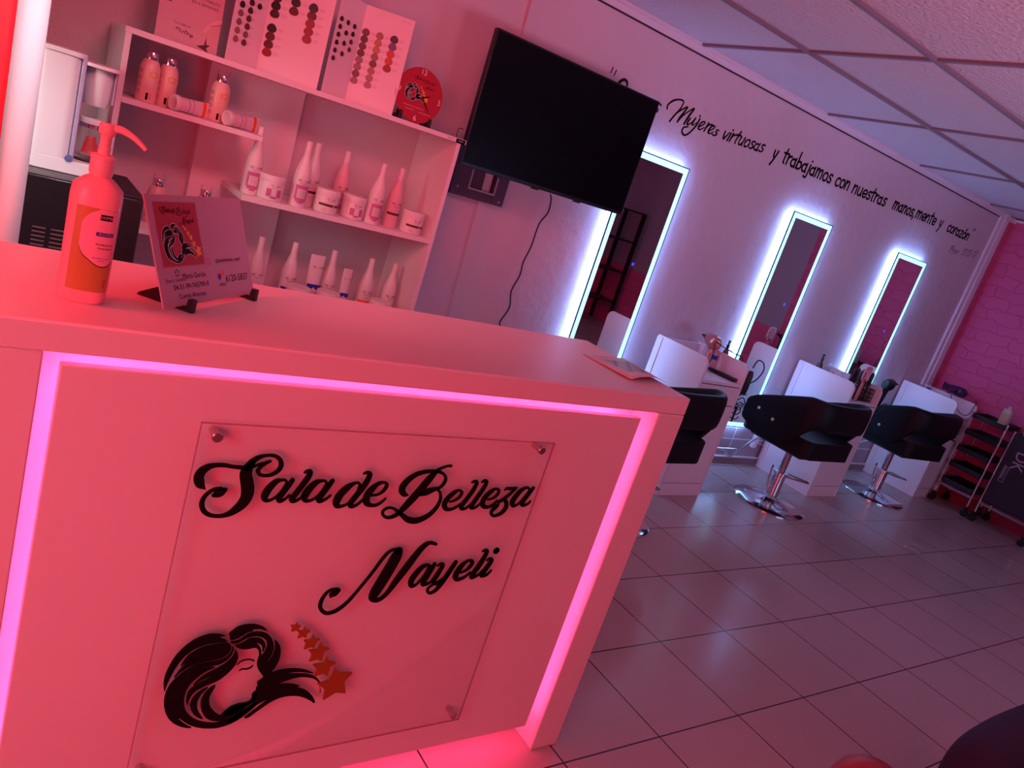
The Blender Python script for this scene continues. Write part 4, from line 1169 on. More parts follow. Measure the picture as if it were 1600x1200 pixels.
m.text('@saladebelleza_nayeli', .0098, .217, .072, .0004, 0).text('6120-5837', .0185, .238, .036, .0004, 0).text('yappy', .0105, .186, .028, .0004, 1)
for k in range(5):
    a = R(90 + 72 * k)
    m.box(.052 + .005 * math.cos(a) - .0016, .052 + .005 * math.cos(a) + .0016, .057 + .005 * math.sin(a) - .0016, .057 + .005 * math.sin(a) + .0016, .0003, .0005, 1)
m.ribbon([(.150 + .0052 * math.cos(a / 3), .072 + .0060 * math.sin(a / 3), .001) for a in range(20)], .0003, .0005, 2)
m.build('printed_text', [ink, purp, mat('pink_icon_print', (0.6, 0.05, 0.2), .5)], pc, smooth=False)
m = MB(); m.M = MC
m.prism([(.179 + .0048 * math.cos(a * .6), .042 + .006 * math.sin(a * .6)) for a in range(10)], .0003, .0006, 0)
m.prism([(.190 + .0048 * math.cos(a * .6), .047 + .006 * math.sin(a * .6)) for a in range(10)], .0003, .0006, 1)
m.build('wallet_logo', [blue_p, orange_l], pc, smooth=False)
# easel: two feet
es = thing('card_easel', 'small black plastic easel feet holding the payment card', 'easel')
for u_ in (0.056, 0.268):
    m = MB()
    base = BL + e * u_; base.z = ZC
    m.M = frame_on(base, -nn, (0, 0, 1))
    m.prism([(-0.020, 0), (0.090, 0), (0.085, .006), (0.045, .030), (0.020, 0.022), (0.004, 0.007), (-0.006, 0.007), (-0.009, 0.024), (-0.020, 0.024)], -0.006, 0.006)
    m.build('foot', blackp, es, bevel=0.0015)
mb_ = MB(); a_ = BL + e * .056 - nn * .05; b_ = BL + e * .268 - nn * .05
mb_.tube([(a_.x, a_.y, ZC + .008), (b_.x, b_.y, ZC + .008)], .004).build('crossbar', blackp, es)
# flyer with a curling corner
m = MB()
F0, F1, F2, F3 = at(912, 553, 'z', ZC + .002), at(985, 594, 'z', ZC + .002), at(1040, 599, 'z', ZC + .002), at(975, 560, 'z', ZC + .002)
vs, fs, N = [], [], 12
for i in range(N + 1):
    for j in range(N + 1):
        s_, t_ = i / N, j / N
        p = F0 * (1 - s_) * (1 - t_) + F1 * s_ * (1 - t_) + F2 * s_ * t_ + F3 * (1 - s_) * t_
        p.z += 0.011 * math.sin(math.pi * t_) * max(0, s_) ** 2 + .003 * s_
        vs.append(p)
for i in range(N):
    for j in range(N):
        a = i * (N + 1) + j
        fs.append((a, a + 1, a + N + 2, a + N + 1))
m.put(vs, fs, 0)
for k_, f in enumerate(fs):
    i, j = k_ // N, k_ % N
    if 2 <= i <= 8 and 3 <= j <= 10: m.m[k_] = 1 if (i * 7 + j * 3) % 4 else 2
fl = m.build('flyer', [mat('flyer_paper', (0.75, 0.6, 0.62), 0.35), mat('flyer_photo_grey', (0.40, 0.34, 0.44), 0.35), mat('flyer_photo_dark', (0.12, 0.08, 0.14), 0.35)])
sm = fl.modifiers.new('solid', 'SOLIDIFY'); sm.thickness = 0.0006
tag(fl, 'curling printed flyer lying on the right end of the counter', 'flyer')

# ------------------------------------------------------------------ curtain, appliance and coffee maker at the left
def curtain(name, label, xa, xb, y, m_, amp, nf):
    m = MB(); N = 60; A, Bk = [], []
    for i in range(N + 1):
        s_ = i / N
        A.append((xa + (xb - xa) * s_, y + amp * math.sin(s_ * nf * 2 * math.pi)))
    vs = []
    for (x, yy) in A: vs += [(x, yy, 0.02), (x, yy, 2.38)]
    fs = [(2 * i, 2 * i + 2, 2 * i + 3, 2 * i + 1) for i in range(N)]
    m.put(vs, fs)
    o = m.build(name, m_)
    s2 = o.modifiers.new('solid', 'SOLIDIFY'); s2.thickness = 0.004
    return tag(o, label, 'curtain')
red_c = mat('red_curtain_cloth', (0.95, 0.003, 0.015), 0.75)
white_c = mat('white_curtain_cloth', (0.80, 0.72, 0.74), 0.85, bump=(120, 0.3, 0.002))
curtain('curtain', 'saturated red curtain panel at the extreme left edge', -0.62, 0.060, 1.93, red_c, 0.010, 3)
m = MB()
rr = []
for z in (0.02, 2.38):
    rr.append([(0.082 + 0.032 * math.cos(a) * 1.15, 1.985 + 0.045 * math.sin(a), z) for a in [k_ * 2 * math.pi / 28 for k_ in range(28)]])
m.rings(rr)
tag(m.build('curtain', white_c), 'gathered white curtain beside the coffee maker', 'curtain')

ap = thing('black_oven', 'black boxy appliance with louvred vents under the coffee maker', 'oven')
Zo = 1.100
m = MB(); m.box(0.02, 0.445, 2.50, 2.845, Zo - .30, Zo).build('housing', mat('black_enamel', (0.012, 0.009, 0.012), 0.35), ap, bevel=0.006)
m = MB(); m.box(0.355, 0.442, 2.494, 2.502, Zo - .28, Zo - .012).build('side_strip', mat('dark_brown_plastic', (0.02, .008, .012), .4), ap, bevel=.002)
for cx in (0.193, 0.238):
    for k in range(7):
        m = MB(); m.M = Matrix.Translation((cx, 2.5, Zo - .145 - k * .0125)) @ Matrix.Rotation(R(30), 4, 'X')
        m.box(-.016, .016, -.004, .002, -.0012, .0012).build('louvre', mat('louvre_grey', (0.16, 0.08, 0.10), .35), ap)
for fx in (0.05, 0.41):
    for fy in (2.53, 2.83): MB().lathe([(.015, -.32), (.015, -.30)], (fx, fy, Zo), 12).build('foot', blackp, ap)
# cabinet under the appliance so that it stands on something
st = thing('side_table', 'low white table carrying the black oven behind the counter', 'table')
MB().box(-0.05, 0.365, 2.45, 2.9, Zo - .345, Zo - .32).build('tabletop', white, st, bevel=.003)
MB().box(-0.05, -0.03, 2.46, 2.89, 0, Zo - .345).build('side_panel', white, st)
MB().box(0.345, 0.365, 2.46, 2.89, 0, Zo - .345).build('side_panel', white, st)

cm = thing('coffee_maker', 'white drip coffee maker standing on the black oven', 'coffee maker')
cw = mat('coffee_maker_white', (0.82, 0.79, 0.80), 0.35)
yc0, yc1 = 2.62, 2.79
zb = Zo + .001
def rbox(m, x0, x1, y0, y1, z0, z1, r, mi=0, seg=5):
    pts = []
    for cx, cy, a0 in ((x1 - r, y1 - r, 0), (x0 + r, y1 - r, 90), (x0 + r, y0 + r, 180), (x1 - r, y0 + r, 270)):
        for k in range(seg + 1):
            a = R(a0 + 90 * k / seg)
            pts.append((cx + r * math.cos(a), cy + r * math.sin(a)))
    return m.prism(pts, z0, z1, mi)
rbox(MB(), 0.142, 0.252, yc0 + .001, yc1 - .001, zb + .0375, zb + .326, .03).build('water_tank', cw, cm, bevel=.003)
rbox(MB(), 0.140, 0.262, yc0 - .004, yc1 + .004, zb + .325, zb + .338, .03).build('tank_lid', cw, cm, bevel=.003)
rbox(MB(), 0.142, 0.345, yc0, yc1, zb, zb + .038, .03).build('base', cw, cm, bevel=.004)
MB().box(0.250, 0.262, yc0 + .004, yc1 - .004, zb + .03, zb + .33).build('column_strip', mat('lilac_grey_plastic', (0.45, 0.38, 0.55), .3), cm, bevel=.003)
m = MB(); m.lathe([(.034, 0), (.040, .03), (.045, .105), (.045, .108), (0, .108)], (0.302, 2.705, zb + .205), 28, sy=1.5); m.build('filter_basket', cw, cm)
rbox(MB(), 0.252, 0.350, yc0 - .002, yc1 + .002, zb + .312, zb + .322, .03).build('basket_lid', cw, cm, bevel=.002)
MB().box(0.340, 0.3435, yc0 + .03, yc0 + .05, zb + .22, zb + .31).build('basket_clip', MATS['lilac_grey_plastic'], cm)
m = MB(); m.lathe([(.030, 0), (.045, .012), (.046, .05), (.034, .092), (.031, .11), (.030, .11), (.033, .092), (.044, .05), (.043, .014), (.028, .004)], (0.304, 2.705, zb + .046), 28)
cf = m.build('carafe', glass, cm)
MB().lathe([(.034, 0), (.034, .014), (.032, .016), (0, .016)], (0.304, 2.705, zb + .150), 24).build('carafe_lid', cw, cm)
MB().lathe([(.0335, 0), (.0335, .010)], (0.304, 2.705, zb + .138), 24).build('carafe_band', chrome, cm)
m = MB(); m.fn = lambda p: Vector((0.304 + (0.0475 - p.y * .25) * math.sin(p.x / .047), 2.705 - (0.0475 - p.y * .25) * math.cos(p.x / .047), zb + .066 + p.y))
for i in range(8):
    a, b = -.02 + .04 * i / 8, -.02 + .04 * (i + 1) / 8
    m.put([(a * 1.2, 0, 0), (b * 1.2, 0, 0), (b * .8, .05, 0), (a * .8, .05, 0)], [(0, 1, 2, 3)], 0)
m.build('carafe_sticker', mat('red_sticker', (0.55, 0.01, 0.02), .5), cf, smooth=False)
MB().lathe([(.036, 0), (.036, .004)], (0.304, 2.705, zb + .038), 24).build('hot_plate', blackp, cm)
m = MB(); m.M = Matrix.Translation((0.250, yc0 - .001, zb + .045)) @ Matrix.Rotation(R(90), 4, 'X'); m.lathe([(.010, 0), (.010, .005), (.008, .007), (0, .007)], seg=20)
m.build('switch_knob', mat('blue_grey_knob', (0.12, .15, .35), .3), cm)

# ------------------------------------------------------------------ workstations
def station(x, label, yb, group='white workstations between the mirrors'):
    t = thing('workstation', label, 'workstation', (x, 0, 0), group=group)
    w, yf, h = 0.385, 2.705, 0.865
    def panel(xa):
        pts = [(yf, 0.0), (yb, 0.0), (yb, h)]
        for k in range(7):
            a = R(90 * k / 6)
            pts.append((yf + .045 - .045 * math.sin(a), h - .045 + .045 * math.cos(a)))
        m = MB(); m.M = Matrix(((0, 0, 1, xa), (1, 0, 0, 0), (0, 1, 0, 0), (0, 0, 0, 1)))
        m.prism(pts, 0, 0.018)
        return m.build('side_panel', white, t, bevel=.0015)
    panel(0); panel(w - .018)
    MB().box(-.006, 0, yb - .045, yb, 0.05, h - .01).build('rear_batten', white, t, bevel=.001)
    MB().box(.018, w - .018, yb - .018, yb, .05, h - .01).build('back_panel', white, t)
    MB().box(.018, w - .018, yf - .002, yb - .018, .722, .740).build('desk_top', white, t, bevel=.001)
    for z0_, z1_, nm in ((.602, .716, 'drawer'), (.085, .596, 'door')):
        d = MB().box(.020, w - .020, yf, yf + .018, z0_, z1_).build(nm, white, t, bevel=.0015)
        m = MB(); m.M = Matrix.Translation((w / 2, yf, z1_ - (.05 if nm == 'drawer' else .06))) @ Matrix.Rotation(R(90), 4, 'X')
        m.lathe([(.004, 0), (.004, .012), (.010, .016), (.010, .022), (0, .024)], seg=16).build('knob', mat('dark_knob', (.03, .01, .015), .3), d)
    MB().box(.018, w - .018, yf + .004, yf + .02, 0, .080).build('plinth', white, t)
    return t
station(3.420, 'white workstation nearest the counter, flat iron on its desk', 3.12)
station(4.985, 'white workstation between the second and third mirrors, black dryer hanging at its right side', 3.175, )
station(6.560, 'white workstation in the far corner with a coiled purple dryer on top', 3.185)

# ------------------------------------------------------------------ salon chairs
def chair(label, loc, rz=0.0):
    t = thing('salon_chair', label, 'chair', loc, rz, group='black hydraulic salon chairs facing the mirrors')
    # wrap-around shell (faces +y), swept along a U
    path = []
    W2, YFR, YBK, RC = .285, .27, -.27, .13
    path.append((-W2, YFR)); path.append((-W2, .12)); path.append((-W2, -.02)); path.append((-W2, YBK + RC))
    for k in range(1, 6):
        a = R(180 + 90 * k / 6); path.append((-W2 + RC + RC * math.cos(a), YBK + RC + RC * math.sin(a)))
    path.append((-W2 + RC, YBK)); path.append((0, YBK - .012)); path += [(-x, y) for x, y in reversed(path[:-1])]
    n_ = len(path); m = MB(); rr = []
    for i, (x, y) in enumerate(path):
        a, b = path[max(i - 1, 0)], path[min(i + 1, n_ - 1)]
        tx, ty = b[0] - a[0], b[1] - a[1]; l = math.hypot(tx, ty); nx, ny = -ty / l, tx / l
        f = (YFR - y) / (YFR - YBK)
        zt = .640 + .165 * min(1, f * 1.25)
        zl = .470 - .02 * f + (.17 * max(0, min(1, (f - .72) / .2)))
        if i in (0, n_ - 1): zl += .012
        th = .026
        ring = []
        for (u_, v_) in ((-1, .15), (-.6, 0), (.6, 0), (1, .15), (1, .85), (.6, 1), (-.6, 1), (-1, .85)):
            vv = {0: 0, .15: .03, .85: -.03, 1: 0}[v_]
            zz_ = (zl if v_ < .5 else zt) + vv
            ring.append((x + nx * th * u_, y + ny * th * u_, zz_))
        rr.append(ring)
    m.rings(rr)
    m.build('back_shell', black, t, sub=1)
    # seat cushion
    m = MB()
    rbox(m, -.255, .255, -.26, .26, .43, .545, .07)
    m.build('seat_cushion', black, t, bevel=.028, seg=4)
    MB().box(-.20, .20, -.2, .2, .405, .432).build('seat_plate', blackp, t, bevel=.01)
    for sx in (-1, 1):
        for (y_, z_) in ((.13, .60), (.01, .575)):
            m = MB(); m.M = Matrix.Translation((sx * (W2 + .025), y_, z_)) @ Matrix.Rotation(R(90 * sx), 4, 'Y')
            m.lathe([(.011, 0), (.011, .003), (.007, .006), (0, .006)], seg=14).build('rivet', chrome, t)
    MB().lathe([(.235, 0), (.235, .006), (.225, .012), (.15, .022), (.07, .042), (.05, .055), (0, .055)], seg=48).build('base_disc', chrome, t)
    MB().lathe([(.052, .05), (.052, .058), (.040, .062), (.040, .20), (.047, .205), (.047, .225), (.03, .228), (0, .228)], seg=28).build('hydraulic_column', chrome, t)
    MB().lathe([(.022, .22), (.022, .41)], seg=20).build('piston', mat('dark_steel_piston', (.35, .3, .33), .15, metal=1), t)
    # pump pedal: flat loop pointing to the right
    m = MB()
    lp = [(.04, .035, .215), (.12, .03, .20), (.26, -.01, .175), (.285, -.03, .172), (.27, -.05, .172), (.12, -.03, .19), (.04, -.03, .205)]
    m.tube(catmull(lp, 4), .0065, 8)
    m.build('pump_lever', chrome, t)
    MB().tube([(-.035, .03, .10), (-.045, .035, .16), (-.055, .04, .235), (-.035, .05, .245)], .007, 8).build('release_lever', chrome, t)
    # footrest towards the wall
    m = MB()
    fr = [(.0, .16, .40), (-.02, .26, .33), (-.05, .35, .17), (-.055, .37, .145), (-.07, .385, .15), (-.10, .40, .185)]
    m.tube(catmull(fr, 4), .014, 10, flat=.45)
    m.build('footrest_arm', chrome, t)
    m = MB(); m.tube([(-.24, .40, .185), (.04, .405, .185)], .011, 10)
    m.build('footrest_bar', chrome, t)
    return t
c1 = chair('black salon chair partly hidden behind the right end of the counter', (2.84, 2.50, 0), R(2))
dup(c1, (4.42, 2.62, 0), 'black salon chair in the middle of the row of three', rz=R(0))
dup(c1, (5.96, 2.74, 0), 'black salon chair farthest from the counter', rz=R(-4))

# ------------------------------------------------------------------ small things on the workstations
def spray(label, loc, body, cap, h=.15, r=.022, cat='bottle', name='spray_bottle', band=None):
    t = thing(name, label, cat, loc)
    MB().lathe([(r * .95, 0), (r, .004), (r, h * .55), (r * .85, h * .64), (r * .4, h * .74), (r * .4, h * .78)], seg=20).build('body', body, t)
    m = MB(); m.lathe([(r * .45, h * .76), (r * .45, h * .86), (r * .28, h * .87), (r * .28, h * .94), (r * .4, h * .95), (r * .4, h), (0, h)], seg=14)
    m.tube([(0, 0, h * .97), (-r * .9, -r * .4, h * .96)], r * .16, 8)
    m.build('spray_nozzle', cap, t)
    if band: MB().lathe([(r * 1.01, h * .40), (r * 1.01, h * .56)], seg=20, caps=False).build('label_band', band, t)
    return t
ZD = .741
clear_b = mat('clear_bottle_plastic', (.75, .8, .95), .1, trans=.8, alpha=.5)
amber_b = mat('brown_bottle_plastic', (.16, .07, .05), .25)
rose = mat('rose_gold_plastic', (.62, .26, .22), .25, metal=.6)
spray('clear spray bottle at the back of the first workstation', (X(1097, 570, 3.0), 3.0, ZD), clear_b, clear_b, h=.20, r=.026)
spray('blue-banded rosy bottle on the first workstation beside the clear one', (X(1108, 580, 2.95), 2.95, ZD), mat('rose_bottle', (.6, .35, .38), .4), mat('white_cap', (.7, .6, .65), .4), h=.17, r=.020, band=blue_p)
spray('tall dark brown bottle with black nozzle on the first workstation', (X(1120, 585, 2.93), 2.93, ZD), amber_b, blackp, h=.205, r=.020)
spray('dark olive bottle with black pump on the second workstation', (X(1270, 596, 3.05), 3.05, ZD), mat('olive_bottle', (.08, .07, .04), .25), blackp, h=.22, r=.022)
spray('clear spray bottle beside the olive bottle', (X(1284, 604, 3.0), 3.0, ZD), clear_b, clear_b, h=.17, r=.020)
spray('short orange bottle on the second workstation', (X(1292, 606, 2.95), 2.95, ZD), mat('orange_bottle', (.75, .30, .08), .4), mat('orange_cap', (.8, .35, .12), .4), h=.135, r=.019)
spray('small white bottle on the second workstation near the basket', (X(1304, 612, 2.9), 2.9, ZD), mat('small_white_bottle', (.75, .75, .85), .4), MATS['small_white_bottle'], h=.14, r=.016)
spray('blue-necked spray bottle standing on the far corner workstation', (X(1444, 622, 3.1), 3.1, ZD), clear_b, clear_b, h=.20, r=.019, band=blue_p)

def dryer(name, label, m_, cord_m, M_, cord=None, loc=(0, 0, 0)):
    t = thing(name, label, 'hair dryer', loc)
    m = MB(); m.M = M_
    m.lathe([(0.0, -.085), (.025, -.083), (.038, -.07), (.043, -.045), (.042, 0), (.036, .05), (.028, .085), (.026, .10)], seg=28)
    m.build('barrel', m_, t)
    m = MB(); m.M = M_
    m.rings([[(a * .024 * math.cos(k * math.pi / 8), b * .024 * math.sin(k * math.pi / 8), z) for k in range(16)] for z, a, b in ((.098, 1.1, 1.1), (.125, 1.3, .5), (.14, 1.5, .35))])
    m.build('nozzle', cord_m, t)
    m = MB(); m.M = M_
    m.tube(catmull([(0, -.02, -.02), (.0, -.07, -.025), (0, -.12, -.04), (0, -.16, -.055)], 4), [.021, .021, .020, .019, .018, .018, .018, .018, .018, .018, .017, .016, .015], 12)
    m.build('handle', m_, t)
    if cord:
        MB().tube(catmull(cord, 5), .0032, 6).build('cord', cord_m, t)
    return t
# rose gold dryer on top of workstation 1
zp = .867
M1 = Matrix.Translation((3.71, 3.02, zp + .045)) @ Matrix.Rotation(R(75), 4, 'Z') @ Matrix.Rotation(R(88), 4, 'X')
def aim(o, z, y):
    z = Vector(z).normalized(); y = Vector(y); y = (y - z * y.dot(z)).normalized()
    x = y.cross(z)
    return Matrix(((x.x, y.x, z.x, o[0]), (x.y, y.y, z.y, o[1]), (x.z, y.z, z.z, o[2]), (0, 0, 0, 1)))
M1 = aim((3.735, 2.96, .912), (.35, .9, .0), (-.2, .1, 1))
M1 = aim((3.70, 2.95, .918), (.55, .83, .0), (.05, 0, 1))
def loops(c, r, n_, seed, squash=.5, drop=0.0):
    rnd = random.Random(seed); P = []
    for k in range(n_ * 8):
        a = k / 8 * 2 * math.pi
        P.append((c[0] + r * math.cos(a) * (1 + .2 * rnd.random()), c[1] + r * squash * math.sin(a) + .01 * rnd.random(), c[2] + r * .8 * math.sin(a + .6) - drop * k / (n_ * 8)))
    return P
dryer('hair_dryer', 'rose gold hair dryer with wound black cord on the first workstation', rose, blackp, M1,
      [(3.70, 2.93, .77), (3.64, 2.86, .84), (3.62, 2.86, .93), (3.68, 2.84, .915), (3.74, 2.80, .90), (3.80, 2.78, .885), (3.83, 2.80, .83), (3.825, 2.82, .76)])
# flat iron
t = thing('flat_iron', 'black flat iron lying across the desk of the first workstation', 'flat iron')
a_, b_ = at(1110, 569, 'z', ZD + .012), at(1151, 591, 'z', ZD + .012)
a_ = Vector((X(1110, 572, 2.93), 2.93, ZD + .012)); b_ = Vector((X(1150, 592, 2.74), 2.74, ZD + .012))
dr = (b_ - a_).normalized(); sd = Vector((-dr.y, dr.x, 0))
for k, off in enumerate((.010, -.010)):
    m = MB(); m.tube([a_ + sd * off * .3, a_ + (b_ - a_) * .5 + sd * off, b_ + sd * off * 1.2], [.012, .014, .013], 10, flat=.8); m.build('arm', blackp, t)
# curling tool hung on the right side panel of station 1
t = thing('hanging_curler', 'black styling tool with bundled cord hanging on the right side of the first workstation', 'styling tool')
xh_ = 3.420 + .385 + .035
MB().lathe([(.016, 0), (.020, .03), (.020, .12), (.012, .15), (0, .15)], (xh_ + .01, 2.72, .68), 14).build('handle', blackp, t)
MB().tube(catmull([(xh_ + .01, 2.72, .85), (xh_ + .03, 2.72, .90), (xh_ + .06, 2.70, .895), (xh_ + .075, 2.69, .85), (xh_ + .06, 2.70, .79), (xh_ + .03, 2.71, .76)], 5), .004, 6).build('cord_loop', blackp, t)
MB().tube(catmull(loops((xh_ + .025, 2.72, .66), .035, 4, 3, .4, .12), 3), .0035, 6).build('cord', blackp, t)
MB().tube([(xh_ + .01, 2.72, .60), (xh_ + .012, 2.72, .50)], [.008, .006], 8).build('plug', blackp, t)
MB().tube([(xh_ - .037, 2.72, .72), (xh_ + .03, 2.72, .72)], .005, 8).build('hook', chrome, t)
# basket with tools on station 2
bx0, bx1 = 4.985 + .15, 4.985 + .355
t = thing('tool_basket', 'black openwork basket full of combs on the second workstation', 'basket')
m = MB(); yb0, yb1 = 2.75, 2.90
for k in range(9):
    xx = bx0 + (bx1 - bx0) * k / 8
    for yy in (yb0, yb1): m.box(xx - .002, xx + .002, yy - .002, yy + .002, ZD, ZD + .09)
for k in range(6):
    yy = yb0 + (yb1 - yb0) * k / 5
    for xx in (bx0, bx1): m.box(xx - .002, xx + .002, yy - .002, yy + .002, ZD, ZD + .09)
for z_ in (ZD + .002, ZD + .03, ZD + .06, ZD + .09):
    for yy in (yb0, yb1): m.box(bx0, bx1, yy - .003, yy + .003, z_ - .002, z_ + .004)
    for xx in (bx0, bx1): m.box(xx - .003, xx + .003, yb0, yb1, z_ - .002, z_ + .004)
m.box(bx0, bx1, yb0, yb1, ZD, ZD + .004)
m.build('wire_body', mat('dark_brown_wire', (.02, .01, .01), .35), t)
rnd = random.Random(11)
GCB = 'dark combs and brushes standing in the basket'
comb_src = None
for k in range(6):
    p = Vector((bx0 + .035 + (k % 3) * .067, yb0 + .042 + (k // 3) * .068, ZD + .006))
    if comb_src is None:
        comb_src = thing('round_brush', 'dark round brush standing among others in the black basket', 'brush', p, group=GCB)
        MB().lathe([(.006, 0), (.007, .09), (.005, .10), (0, .10)], seg=10).build('handle', blackp, comb_src)
        m = MB(); m.lathe([(.012, .10), (.013, .18), (.009, .20), (0, .20)], seg=12)
        for a in range(0, 360, 30):
            for z_ in range(10): m.box(.012 * math.cos(R(a)), .022 * math.cos(R(a)) + .0008, .012 * math.sin(R(a)), .022 * math.sin(R(a)) + .0008, .105 + z_ * .009, .1065 + z_ * .009)
        m.build('bristles', blackp, comb_src)
        o = comb_src
    else:
        o = dup(comb_src, p, 'dark round brush standing among others in the black basket')
    o.rotation_euler = (rnd.uniform(-.05, .05), rnd.uniform(-.06, .06), rnd.random() * 3)
# pink paddle brush
pb = thing('paddle_brush', 'pink openwork paddle brush upright in front of the third mirror', 'brush')
pk = mat('pink_brush_plastic', (.72, .30, .34), .35)
base = at(1340, 610, 'y', 2.74)
top_ = at(1352, 556, 'y', 2.74)
u_ = Vector((1, 0, 0)); v_ = (top_ - base).normalized(); v_ = Vector((0.03, 0, 1))
HM = frame_on((base.x, 2.729, ZD + .001), u_, v_)
Hh = (top_.z - base.z)
m = MB(); m.M = HM
hw = .040
bz, bt = .150, .250
out_ = []
for a in range(24):
    tt = 2 * math.pi * a / 24; c_, s_ = math.cos(tt), math.sin(tt)
    out_.append((hw * math.copysign(abs(c_) ** .6, c_), (bz + bt) / 2 + (bt - bz) / 2 * math.copysign(abs(s_) ** .6, s_), .009))
m.ribbon(out_ + [out_[0]], -.005, .005, sub=3)
m.ribbon([(0, bz, .006), (0, bt, .004)], -.003, .004)
for k in range(8):
    y_ = bz + .002 + k * .0125
    for sx in (-1, 1):
        m.ribbon([(0, y_, .004), (sx * .018, min(bt - .004, y_ + .010), .004), (sx * .036, min(bt - .003, y_ + .018), .004)], -.003, .004, sub=3)
m.build('vented_head', pk, pb)
m = MB(); m.M = HM
m.ribbon([(0, 0, .016), (0, .06, .025), (0, .115, .017), (0, .151, .026)], -.007, .007)
m.build('handle', mat('pink_clear_handle', (.66, .25, .26), .15, coat=.6), pb)
# black dryer on station 2's right panel with cord hanging down
xs = 4.985 + .385
M2 = Matrix.Translation((xs + .06, 2.72, .90)) @ Matrix.Rotation(R(35), 4, 'Z') @ Matrix.Rotation(R(-75), 4, 'Y') @ Matrix.Rotation(R(-95), 4, 'Z')
c0_ = Vector(M2 @ Vector((0, -.16, -.055)))
dryer('hair_dryer', 'large black hair dryer hanging off the right side of the second workstation', black, blackp, M2,
      [tuple(c0_), (c0_.x + .03, c0_.y - .01, c0_.z - .04), (c0_.x + .05, c0_.y - .03, c0_.z + .01), (c0_.x + .02, c0_.y - .04, c0_.z + .03), (c0_.x - .02, c0_.y - .01, c0_.z - .03), (c0_.x, c0_.y, .62), (xs + .06, 2.74, .45), (xs + .03, 2.74, .25), (xs + .02, 2.75, .10), (xs + .015, 2.75, .06)])
# purple dryer on station 3
M3 = aim((6.90, 2.90, .912), (.25, .95, .0), (.95, -.25, .1))
dryer('hair_dryer', 'dark purple hair dryer with coiled cord on the far corner workstation', mat('dark_purple_plastic', (.06, .015, .09), .25), mat('dark_purple_cord', (.03, .008, .04), .4), M3,
      [(6.89, 2.80, .90), (6.80, 2.76, .93), (6.72, 2.76, .94), (6.65, 2.78, .92), (6.60, 2.80, .88), (6.68, 2.72, .78), (6.80, 2.70, .77), (6.90, 2.72, .85), (6.95, 2.74, .89), (6.96, 2.78, .84), (6.93, 2.76, .80)])
# socket box + cable below mirror 2
t = thing('socket_box', 'small white socket box low on the wall below the second mirror', 'socket')
p = at(1179, 688, 'y', YW - .02)
MB().box(p.x - .022, p.x + .022, YW - .04, YW - .009, p.z - .055, p.z + .055).build('box', mat('socket_white', (.8, .8, .9), .4), t, bevel=.004)
MB().tube(catmull([(p.x + .02, YW - .02, p.z - .02), (p.x + .10, YW - .03, p.z - .03), (p.x + .14, YW - .03, p.z - .08), (p.x + .12, YW - .04, .02)], 5), .0035).build('cable', mat('white_cable', (.6, .6, .75), .5), t)

# ------------------------------------------------------------------ trolleys at the end wall
def trolley(label, x, ya, yb_, top, trays, back=False):
    t = thing('salon_trolley', label, 'trolley', (0, 0, 0), group='black wheeled trolleys against the end wall')
    D = .27
    post_m = mat('bright_post', (.65, .55, .55), .22, metal=1.0)
    for xx in (x, x + D):
        for yy in (ya, yb_):
            MB().tube([(xx, yy, .07), (xx, yy, top)], .0085, 10).build('post', post_m, t)
            w_ = MB(); w_.M = Matrix.Translation((xx, yy, .03)) @ Matrix.Rotation(R(90), 4, 'Y')
            w_.lathe([(.012, -.012), (.029, -.012), (.030, -.008), (.030, .008), (.029, .012), (.012, .012)], seg=20)
            w_.box(-.055, -.02, -.012, .012, -.017, .017)
            w_.build('caster', blackp, t)
    n_ = trays
    for k in range(n_):
        z_ = .19 + (top - .24) * k / (n_ - 1)
        m = MB()
        y0_, y1_ = ya + .012, yb_ - .012
        m.box(x - .005, x + D, y0_, y1_, z_, z_ + .004)
        m.box(x - .012, x - .006, y0_, y1_, z_ + .004, z_ + .040).box(x + D - .006, x + D, y0_, y1_, z_, z_ + .045)
        m.box(x - .012, x + D, y0_, y0_ + .005, z_, z_ + .045).box(x - .012, x + D, y1_ - .005, y1_, z_, z_ + .045)
        m.build('tray', mat('trolley_tray_black', (.012, .012, .016), .3), t, bevel=.003)
    m = MB().box(x - .014, x - .004, ya, yb_, .160, .178).build('lower_rail', mat('grey_rail', (.3, .3, .32), .4, metal=.6), t)
    if back:
        pl = MB().box(x - .022, x - .015, ya + .012, yb_ - .012, .21, top - .02).build('logo_plate', mat('dark_plate', (.02, .012, .022), .45), t)
        m = MB(); lc = at(1592, 722, 'x', x - .0226); m.M = frame_on((x - .0226, lc.y, lc.z), (0, 0, -1), (0, -1, 0))
        m.text('DK', .13, 0, .0, 0.0002, 0, sx=.85)
        m.box(.06, .20, -.075, -.071, .0001, .0004).box(.06, .20, -.041, -.037, .0001, .0004).box(.197, .20, -.075, -.037, .0001, .0004)
        for k_ in range(9): m.box(.07 + k_ * .012, .075 + k_ * .012, -.071, -.052, .0001, .0004)
        m.build('logo', mat('lilac_logo', (.45, .3, .42), .5), pl, smooth=False)
    return t
trolley('black wheeled trolley with stacked trays beside the far corner workstation', 6.80, 2.390, 2.668, .82, 5)
trolley('black wheeled trolley with a logo plate, cut by the right edge of the picture', 6.79, 1.93, 2.318, .80, 3, True)
b = spray('cream lotion bottle with yellow label on the tray trolley', (6.90, 2.54, .78), mat('cream_bottle', (.62, .52, .5), .4), mat('cream_cap', (.7, .5, .5), .4), h=.001, r=.03)
